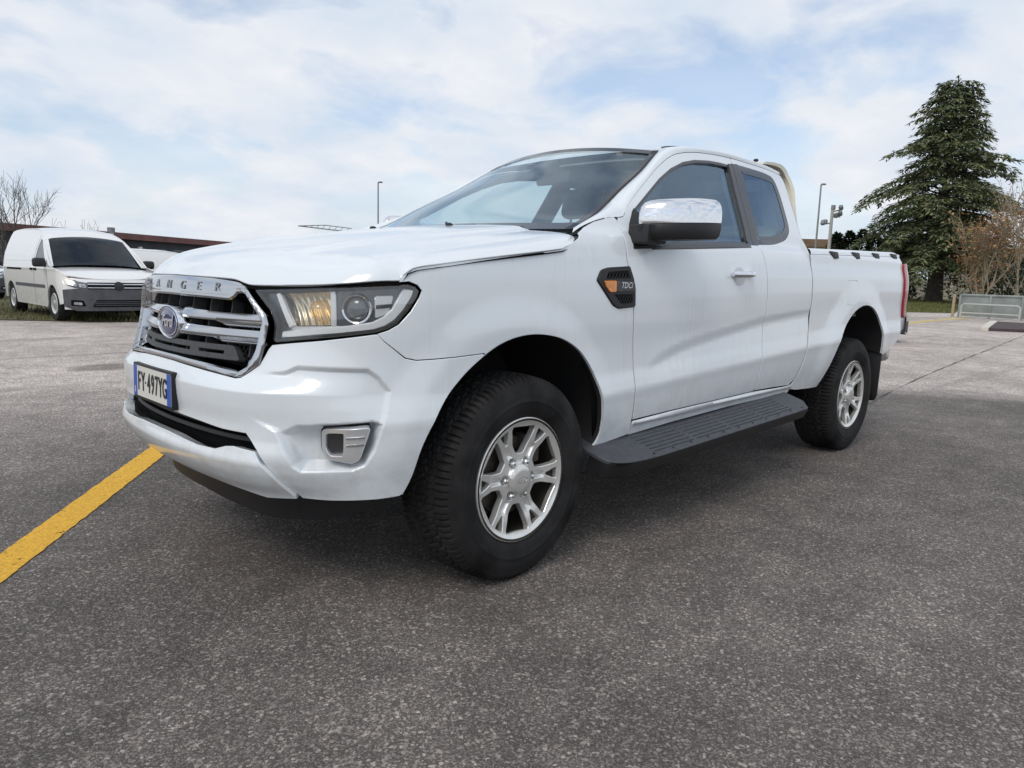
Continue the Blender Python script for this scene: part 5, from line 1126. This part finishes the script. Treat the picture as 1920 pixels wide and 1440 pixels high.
# ---- long low building on the left
def wallmat(name, a, sc=.6): return mat(name, a, .9, noise=(sc,.22))
def long_building():
    A = np.array(far(-160, 74)[:2]); Bp = np.array(far(470, 112)[:2]); d = (Bp-A)/np.linalg.norm(Bp-A); n = np.array([-d[1], d[0]]); L_ = np.linalg.norm(Bp-A); H_ = 4.65
    t = empty('long_building', (*((A+Bp)/2), 0)); tag(t, 'long low dark building with a red roof edge behind the parked vans', 'building')
    def pt(u, w, z): p = A+d*u+n*w; return (p[0], p[1], z)
    def quadbox(u0, u1, w0, w1, z0, z1, name, m, par): 
        V = [pt(u, w, z) for z in (z0, z1) for u, w in ((u0,w0),(u1,w0),(u1,w1),(u0,w1))]
        return mk(name, V, [(0,1,2,3)[::-1],(4,5,6,7),(0,1,5,4),(1,2,6,5),(2,3,7,6),(3,0,4,7)], m, par, False)
    quadbox(0, L_, 0, 14, 0, H_-.9, 'wall', wallmat('dark_wall', (.055,.060,.075)), t)
    rf = quadbox(-1, L_+1, -.7, 15, H_-.95, H_-.30, 'roof_edge', mat('roof_red', (.17,.072,.068), .7, noise=(.5,.25)), t)
    V = [pt(-1,-.7,H_-.29), pt(L_+1,-.7,H_-.29), pt(L_+1,7,H_+.15), pt(-1,7,H_+.15)]; mk('roof', V, [(0,1,2,3)], mat('roof_red', (0,0,0)), t, False)
    for k in range(12):
        u = L_*(.05+.075*k)
        f = quadbox(u, u+2.2, -.06, 0.02, 1.5, 2.75, 'window', mat('win_dark', (.03,.035,.045), .15), t); quadbox(u-.08, u+2.28, -.04, .0, 1.42, 2.83, 'frame', mat('win_frame', (.30,.31,.33), .6), f)
    quadbox(L_*.735, L_*.775, -.08, .0, .3, 2.9, 'door_panel', mat('blue_door', (.03,.06,.25), .5), t)
    for u in (.52, .83): quadbox(L_*u, L_*u+.5, -.25, 0, 2.7, 3.0, 'wall_lamp', mat('lamp_white', (.75,.75,.73), .4), t)
long_building()
def pole(name, px, dist, ztop, r, label, cat, head=None, m=None, group=None):
    p = far(px, dist); t = empty(name, p); tag(t, label, cat, group); mb = MB(); mb.tube([p, (p[0], p[1], ztop*.5), (p[0], p[1], ztop)], [r*1.25, r, r*.8], 10); mb.build('post', m or mat('galvanised', (.30,.31,.32), .5, .5), t)
    if head: head(t, p, ztop)
    return t
R2 = Vector(_r2)
def head_arm(t, p, z):
    mb = MB(); mb.tube([(p[0], p[1], z-.05), (p[0]+.10, p[1]-.10, z+.02)], .05, 6); mb.box((p[0]+.14, p[1]-.14, z+.02), (.30,.30,.12), bev=.03); mb.build('lamp_head', mat('lamp_grey', (.22,.23,.24), .5), t)
pole('street_lamp', 709, 66, zat(709,342,66), .075, 'tall thin street lamp rising behind the pickup bonnet', 'street lamp', head_arm, group='street lamps')
pole('street_lamp', 1526, 64, zat(1532,346,64), .075, 'thin street lamp left of the floodlight mast', 'street lamp', head_arm, group='street lamps')
def flood(t, p, z):
    r = np.array(_r); M_ = mat('lamp_grey', (0,0,0))
    def q(a, h): return (p[0]+r[0]*a, p[1]+r[1]*a, z+h)
    mb = MB(); mb.tube([q(-.6,-1.05), q(.05,-1.05)], .05, 6); mb.tube([q(0,-.55), q(.62,-.55)], .05, 6); mb.tube([q(0,-.2), q(.55,-.05)], .05, 6); mb.build('bracket', M_, t)
    for a, h, an in ((-.62,-1.0,.6),(-.45,-.95,.2),(.30,-.45,-.5),(.60,-.30,-.7),(.62,.12,-.9),(.05,.12,.1)): MB().box(q(a, h), (.26,.26,.34), Matrix.Rotation(an,3,'Y'), bev=.03).build('floodlight', M_, t)
pole('floodlight_mast', 1551, 60, zat(1560,392,60), .13, 'floodlight mast with a cluster of lamps above the pickup bed', 'light mast', flood, mat('concrete_post', (.42,.41,.38), .8))
def cap(t, p, z): MB().tube([(p[0],p[1],z-.28),(p[0],p[1],z+.05)], .26, 12).build('cowl', mat('lamp_grey', (0,0,0)), t)
pole('flue_pipe', 212, 62, zat(211,428,62), .21, 'short pale flue pipe with a dark cap above the white van', 'pipe', cap, mat('flue_pale', (.55,.55,.53), .6))
# crane jib that peeps over the bonnet
p0 = Vector(far(560, 85, zat(572,424,85))); p1 = Vector(far(660, 85, zat(640,432,85)-.15)); mb = MB(); mb.tube([p0, p1], .06, 6); mb.tube([p0+Vector((0,0,.0)), p0.lerp(p1,.5)+Vector((0,0,.42)), p1+Vector((0,0,.40))], .045, 6)
for k in range(9): mb.tube([p0.lerp(p1,k/9), p0.lerp(p1,(k+.5)/9)+Vector((0,0,.40*min(1,(k+.5)/4.5)))], .03, 5)
q = far(660, 85); mb.tube([p1, (p1.x, p1.y, 0)], .16, 8); tag(mb.build('crane_jib', mat('lamp_grey', (0,0,0))), 'thin lattice crane jib just above the pickup bonnet', 'crane')

# ---- trees
def leafmat(name, cols, rough=.8, trans=0.0):
    m = bpy.data.materials.new(name); m.use_nodes = True; nt, N, L, b = nodes(m); g = N('ShaderNodeNewGeometry'); r = N('ShaderNodeValToRGB'); L(g.outputs['Random Per Island'], r.inputs[0])
    r.color_ramp.elements[0].color = (*cols[0],1); r.color_ramp.elements[1].color = (*cols[-1],1)
    for i, c in enumerate(cols[1:-1]): e = r.color_ramp.elements.new((i+1)/(len(cols)-1)); e.color = (*c,1)
    L(r.outputs[0], b.inputs['Base Color']); b.inputs['Roughness'].default_value = rough; b.inputs['Specular IOR Level'].default_value = .2; return m
BARK = mat('bark', (.075,.062,.05), .95, noise=(6,.4), bump=(20,.6)); BARKG = mat('grey_bark', (.10,.092,.085), .95, noise=(6,.35)); BARKP = mat('pale_bark', (.30,.25,.18), .9, noise=(5,.3))
CEDAR = leafmat('cedar_needles', [(.060,.084,.048),(.105,.138,.070),(.165,.190,.090),(.25,.245,.12)])
def tuft(V, F, c, d, up, ln, w):
    """a flat spray of needles: a kinked three-point blade with a wider middle"""
    s = d.cross(up); s = s.normalized() if s.length > 1e-4 else Vector((1,0,0)); k = len(V)
    V += [tuple(c), tuple(c+d*ln*.45+s*w-up*.02), tuple(c+d*ln*.45-s*w-up*.02), tuple(c+d*ln-up*ln*.22)]; F += [(k, k+1, k+2), (k+1, k+3, k+2)]
def cedar(px, dist, H_, Rm, label, seed=3):
    rd = random.Random(seed); p = Vector(far(px, dist)); t = empty('cedar_tree', p); tag(t, label, 'tree')
    mb = MB(); mb.tube([p+Vector((0,0,-.1)), p+Vector((.05,0,1.2)), p+Vector((0,.1,5)), p+Vector((.1,0,10)), p+Vector((0,0,H_))], [.62,.52,.36,.18,.03], 12); V = []; F = []
    nb = 175; right = Vector(_r)
    for k in range(nb):
        u = (k+rd.random())/nb; h = 2.2+(H_-2.6)*u**1.10; az = k*2.399+rd.uniform(-.4,.4)
        prof = (1-((h-1.0)/(H_+.2)))**1.02; Lb = Rm*1.10*prof*rd.uniform(.62,1.10)*(1+.16*math.sin(h*2.3+az*1.0))+.18
        if h < 4: Lb *= .92
        d = Vector((math.cos(az), math.sin(az), 0)); rise = .22 if h > H_*.55 else .05; pts = []
        for q in np.linspace(0, 1, 7): pts.append(p+Vector((0,0,h))+d*(Lb*q)+Vector((0,0,Lb*(rise*q+.10*math.sin(q*3)-.24*q*q))))
        mb.tube(pts, [.085*prof+.02-(.07*prof+.012)*q for q in np.linspace(0,1,7)], 5, cap=False)
        ns = int(5+Lb*5.0)
        for j in range(ns):
            q = .16+.86*(j+rd.random())/ns; q = min(q, 1); i = min(5, int(q*6)); c0 = pts[i].lerp(pts[i+1], q*6-i); sd = 1 if j % 2 else -1
            a2 = az+sd*rd.uniform(.5,1.25); d2 = Vector((math.cos(a2), math.sin(a2), rd.uniform(-.20,.05))); l2 = (.35+.40*Lb*(1-q)*.55+.25)*rd.uniform(.7,1.2)
            for r in range(int(6+l2*9)):
                w = rd.random(); c = c0+d2*(l2*w)+Vector((rd.gauss(0,.06), rd.gauss(0,.06), rd.uniform(-.16,.06)-.16*w*w)); a3 = a2+rd.uniform(-1.1,1.1)
                dd = Vector((math.cos(a3), math.sin(a3), rd.uniform(-.55,.10))).normalized(); upv = Vector((rd.gauss(0,.35), rd.gauss(0,.35), 1)).normalized(); tuft(V, F, c, dd, upv, rd.uniform(.24,.50), rd.uniform(.035,.080))
    for k in range(60):
        h = H_-.1-1.2*rd.random()**1.5; tuft(V, F, p+Vector((rd.gauss(0,.08), rd.gauss(0,.08), h)), Vector((rd.uniform(-1,1), rd.uniform(-1,1), rd.uniform(.0,.9))).normalized(), Vector((0,0,1)), .35, .04)
    mb.build('trunk', BARK, t); mk('crown', V, F, CEDAR, t, False)
cedar(1757, 61, zat(1800,142,61), 7.2, 'tall dark green cedar tree on the lawn at the right')
def branchy(name, px, dist, H_, label, m, seed, stems=1, spread=.55, levels=5, r0=.11, leaves=None, cat='tree', first=.32, twig=.004):
    rd = random.Random(seed); p = Vector(far(px, dist)); t = empty(name, p); tag(t, label, cat); mb = MB(); tips = []
    def grow(a, d, ln, r, lv):
        n = 3; pts = [a]; dd = d.copy()
        for i in range(n): dd = (dd+Vector((rd.gauss(0,.10), rd.gauss(0,.10), rd.gauss(.04,.06)))).normalized(); pts.append(pts[-1]+dd*ln/n)
        mb.tube(pts, [max(twig, r*(1-.35*i/n)) for i in range(n+1)], 6 if lv > 2 else 4, cap=False); tips.append((pts[-1], dd, lv)); tips.append((pts[-2], dd, lv))
        if lv <= 0: return
        for k in range(rd.choice((2,3,3)) if lv > 1 else 3):
            az = rd.uniform(0, 6.28); tl = rd.uniform(.35,.95)*spread*1.35; o = dd.orthogonal().normalized(); o.rotate(Matrix.Rotation(az,3,dd)); nd = (dd*math.cos(tl)+o*math.sin(tl)); nd.z += .10; grow(pts[rd.choice((1,2,3,3))], nd.normalized(), ln*rd.uniform(.60,.82), r*.58, lv-1)
        if lv > 1: grow(pts[-1], (dd+Vector((rd.gauss(0,.12), rd.gauss(0,.12), .1))).normalized(), ln*.80, r*.68, lv-1)
    for s in range(stems):
        o = Vector((rd.uniform(-.3,.3), rd.uniform(-.3,.3), 0)) if stems > 1 else Vector((0,0,0)); d = Vector((rd.gauss(0,.08)*(stems > 1)*1.6, rd.gauss(0,.08)*(stems > 1)*1.6, 1)).normalized(); grow(p+o+Vector((0,0,-.05)), d, H_*first, r0, levels)
    mb.build('trunk', m, t, sharp=0)
    if leaves:
        V = []; F = []
        for (c, d, lv) in tips:
            if lv > 2 or rd.random() < .60: continue
            for k in range(leaves[1]):
                q = c+Vector((rd.gauss(0,.16), rd.gauss(0,.16), rd.gauss(0,.14))); a = rd.uniform(0,6.28); dv = Vector((math.cos(a), math.sin(a), rd.uniform(-.8,.4))).normalized(); tuft(V, F, q, dv, Vector((rd.gauss(0,.6), rd.gauss(0,.6), 1)).normalized(), rd.uniform(.10,.20), rd.uniform(.03,.055))
        mk('crown', V, F, leaves[0], t, False)
    return t
branchy('bare_tree', 26, 42, zat(25,322,42)*.92, 'bare leafless tree rising behind the white van', BARKG, 11, spread=.62, levels=5, r0=.06, first=.32, twig=.0025)
branchy('bare_tree', 4, 45, zat(5,330,45), 'thinner bare tree at the left edge of the picture', BARKG, 23, spread=.50, levels=4, r0=.05, first=.34, twig=.003)
for i, px in enumerate((104, 176)):
    branchy('bare_shrub', px, 50+3*i, zat(px,424+4*(i % 2),50+3*i), ('low bare twiggy shrub beside the bare tree behind the white van','bare twiggy shrub just left of the flue pipe')[i], BARKG, 40+i, stems=3, spread=.5, levels=2, r0=.025, first=.5, cat='shrub', twig=.008)
BROWN = leafmat('brown_leaves', [(.22,.10,.045),(.36,.18,.08),(.46,.27,.13),(.28,.20,.08)])
branchy('brown_tree', 1845, 43, zat(1845,372,43)*.84, 'small tree with dry brown leaves in front of the cedar', BARKP, 5, stems=3, spread=.60, levels=4, r0=.06, leaves=(BROWN, 3), first=.36, twig=.007)
branchy('bare_tree', 1912, 46, zat(1912,380,46), 'pale bare young tree at the right edge of the picture', BARKP, 9, stems=2, spread=.5, levels=4, r0=.06, leaves=(BROWN, 1), first=.40, twig=.008)
HEDGE = leafmat('hedge_green', [(.010,.017,.012),(.020,.032,.018),(.034,.046,.024)])
def conifer(px, dist, H_, R, label, seed, name='cypress_tree', grp='dark evergreens beyond the pickup bed'):
    rd = random.Random(seed); p = Vector(far(px, dist)); t = empty(name, p); tag(t, label, 'tree', grp); MB().tube([p, p+Vector((0,0,H_*.6))], [.16,.05], 8).build('trunk', BARK, t); V = []; F = []
    for k in range(1500):
        u = rd.random()**.8; h = .1+(H_-.1)*u; r = R*(1-u)**.65*(1-.45*rd.random()**2); a = rd.uniform(0,6.28); c = p+Vector((r*math.cos(a), r*math.sin(a), h)); d = Vector((math.cos(a)*.6+rd.gauss(0,.3), math.sin(a)*.6+rd.gauss(0,.3), rd.uniform(.1,1.1))).normalized(); tuft(V, F, c, d, Vector((rd.gauss(0,.6), rd.gauss(0,.6), 1)).normalized(), rd.uniform(.25,.50), rd.uniform(.07,.13))
    mk('crown', V, F, HEDGE, t, False)
nm = ('first','second','third','fourth','fifth','sixth')
for i, (px, py) in enumerate(((1564,440),(1588,437),(1612,434),(1636,441),(1660,446),(1686,450))):
    conifer(px, 66+1.5*i, zat(px, py, 66+1.5*i), 1.5, nm[i]+' dark evergreen from the floodlight mast, above the pickup bed rail', 60+i)
# ---- wall, low buildings and hedge beyond the lawn
def simple_block(name, pxa, pxb, dist, ztop, m, label, cat, roof=None, depth=8, posts=0):
    A = np.array(far(pxa, dist)[:2]); Bq = np.array(far(pxb, dist+2)[:2]); d = (Bq-A)/np.linalg.norm(Bq-A); n = np.array([-d[1], d[0]]); n = n if n@(A-CAMV[:2]) > 0 else -n; L_ = np.linalg.norm(Bq-A); t = empty(name, (*((A+Bq)/2), 0)); tag(t, label, cat)
    def pt(u, w, z): q = A+d*u+n*w; return (q[0], q[1], z)
    def qb(u0, u1, w0, w1, z0, z1, nme, mm): V = [pt(u, w, z) for z in (z0, z1) for u, w in ((u0,w0),(u1,w0),(u1,w1),(u0,w1))]; return mk(nme, V, [(3,2,1,0),(4,5,6,7),(0,1,5,4),(1,2,6,5),(2,3,7,6),(3,0,4,7)], mm, t, False)
    qb(0, L_, 0, depth, 0, ztop, 'wall', m)
    if roof: qb(-.4, L_+.4, -.5, depth+.4, ztop, ztop+roof[0], 'roof', roof[1])
    for k in range(posts): u = L_*(k+.5)/posts; qb(u-.12, u+.12, -.12, 0, 0, ztop+.08, 'pier', mat('pier_pale', (.40,.37,.31), .9))
    return t
simple_block('boundary_wall', 1660, 2010, 78, 1.75, mat('wall_pale', (.33,.31,.25), .9, noise=(.7,.25)), 'pale boundary wall with piers behind the cedar trunk', 'wall', depth=.3, posts=9)
simple_block('low_building', 1440, 1580, 96, zat(1530,462,96), mat('plaster_cream', (.42,.36,.28), .9, noise=(.4,.15)), 'low cream building with a brown roof behind the pickup cab', 'building', (.9, mat('roof_brown', (.20,.13,.08), .8, noise=(.6,.3))), 10)
simple_block('far_building', 1760, 2100, 104, 5.2, mat('plaster_grey', (.30,.30,.29), .9, noise=(.4,.15)), 'grey building glimpsed through the trees at the right edge', 'building', (.6, mat('roof_brown', (0,0,0))), 10)
def shrub(px, dist, H_, R, label, seed, m=HEDGE):
    rd = random.Random(seed); p = Vector(far(px, dist)); t = empty('shrub', p); tag(t, label, 'shrub'); V = []; F = []
    mb = MB()
    for k in range(5): a = rd.uniform(0,6.28); mb.tube([p, p+Vector((math.cos(a)*R*.4, math.sin(a)*R*.4, H_*.7))], [.04,.015], 5)
    mb.build('stems', BARK, t)
    for k in range(900):
        a = rd.uniform(0,6.28); u = rd.random(); r = R*math.sqrt(rd.random())*(1-.5*u*u); c = p+Vector((r*math.cos(a), r*math.sin(a), H_*u*(1-.3*(r/R)**2))); tuft(V, F, c, Vector((rd.gauss(0,1), rd.gauss(0,1), rd.gauss(.3,.6))).normalized(), Vector((rd.gauss(0,.6), rd.gauss(0,.6), 1)).normalized(), rd.uniform(.15,.35), rd.uniform(.05,.10))
    mk('foliage', V, F, m, t, False)
OLIVE = leafmat('olive_shrub', [(.040,.042,.020),(.075,.072,.034),(.11,.09,.05)])
shrub(1838, 56, 2.6, 2.4, 'olive shrub behind the railings, under the brown tree', 81, OLIVE); shrub(1888, 58, 3.2, 2.6, 'dark shrub right of the brown tree stems', 82); shrub(1930, 54, 3.6, 2.4, 'dark shrub cut off by the right picture edge', 83); shrub(1706, 70, 2.2, 2.2, 'dark shrub between the tail lamp and the cedar trunk', 84)
# ---- grey-green barrier with rails
def barrier():
    A = np.array(onground(1797,595)); Bq = np.array(onground(1990,606)); d = (Bq-A)/np.linalg.norm(Bq-A); n = np.array([-d[1], d[0]]); n = n if n@(A-CAMV[:2]) > 0 else -n; L_ = np.linalg.norm(Bq-A)
    t = empty('road_barrier', (*A, 0)); tag(t, 'low grey-green panelled barrier on the lawn edge at the right', 'barrier'); GG = mat('barrier_green', (.27,.295,.28), .75, noise=(3,.2)); Hb = .80
    def pt(u, w, z): q = A+d*u+n*w; return (q[0], q[1], z)
    k = 0; u = 0.0
    while u < L_:
        V = [pt(a, w, z) for z in (.06, Hb) for a, w in ((u+.02,0),(u+.96,0),(u+.96,.05),(u+.02,.05))]; mk('panel', V, [(3,2,1,0),(4,5,6,7),(0,1,5,4),(1,2,6,5),(2,3,7,6),(3,0,4,7)], GG, t, False)
        MB().box(pt(u, -.02, Hb*.5), (.07,.07,Hb+.06), bev=.01).build('post', GG, t); u += 1.0
    MB().tube([pt(0,0,Hb+.04), pt(L_,0,Hb+.04)], .045, 8).build('top_rail', GG, t)
    return pt
pt_ = barrier()
for i, (u0, u1) in enumerate(((.25,2.1),(3.6,5.6))):
    mb = MB(); z = .52; mb.tube([pt_(u0,-.6,0), pt_(u0,-.6,z-.06), pt_(u0+.08,-.6,z), pt_(u1-.08,-.6,z), pt_(u1,-.6,z-.06), pt_(u1,-.6,0)], .035, 8); mb.tube([pt_(u0,-.6,.20), pt_(u1,-.6,.20)], .028, 8)
    tag(mb.build('hoop_rail', mat('rail_pale', (.50,.51,.48), .5, .3)), ('pale tubular hoop rail at the near end of the barrier','second pale tubular hoop rail along the barrier')[i], 'railing', 'hoop rails')
p = pt_(-.25, .1, 0); tag(MB().tube([p, (p[0],p[1],.85)], .05, 8).build('wooden_post', mat('post_wood', (.42,.34,.22), .9)), 'short pale wooden post at the end of the barrier', 'post')
p = pt_(2.85, -.05, 0); tag(MB().box((p[0], p[1], .40), (.06,.30,.26), bev=.01).build('notice_board', mat('notice_white', (.75,.75,.73), .6)), 'small white blank notice fixed to the barrier', 'sign')
# ---- raised island with pale kerb and dark paving on the right
def island():
    a, b = onground(1838,619.5), onground(1856,606.5); c, d = onground(1870,607), onground(1853,620.5); e, f = onground(2010,615), onground(2010,628)
    t = empty('paved_island', (*a, 0)); tag(t, 'low paved island with a pale kerb at the right edge', 'kerb island')
    def slab(name, P, z, m): V = [(x, y, 0.0) for x, y in P]+[(x, y, z) for x, y in P]; n = len(P); mk(name, V, [tuple(range(n))[::-1], tuple(range(n, 2*n))]+[(i, (i+1) % n, n+(i+1) % n, n+i) for i in range(n)], m, t, False)
    slab('kerb', [a, d, c, b], .09, mat('kerb_pale', (.66,.62,.54), .9, noise=(4,.15))); slab('paving', [d, f, e, c], .075, mat('paving_dark', (.075,.055,.055), .9, noise=(5,.25)))
island()
# ---- a far-off belt of trees that closes the horizon
def belt():
    rd = random.Random(91); V = []; F = []
    for px in np.arange(480, 1500, 3.0):
        dist = 190+rd.uniform(-14, 14); p = Vector(far(px, dist)); hh = 4.2+1.6*math.sin(px*.021)+1.1*math.sin(px*.057)+rd.uniform(-.6,.6)
        for k in range(16):
            u = rd.random(); c = p+Vector((rd.gauss(0,.9), rd.gauss(0,.9), hh*u)); tuft(V, F, c, Vector((rd.gauss(0,1), rd.gauss(0,1), rd.gauss(.4,.6))).normalized(), Vector((rd.gauss(0,.6), rd.gauss(0,.6), 1)).normalized(), rd.uniform(.9,1.7), rd.uniform(.25,.5))
    tag(mk('distant_trees', V, F, leafmat('far_wood', [(.045,.045,.038),(.075,.072,.055),(.10,.09,.07)]), None, False), 'far-off belt of trees along the horizon', 'trees', kind='stuff')
belt()
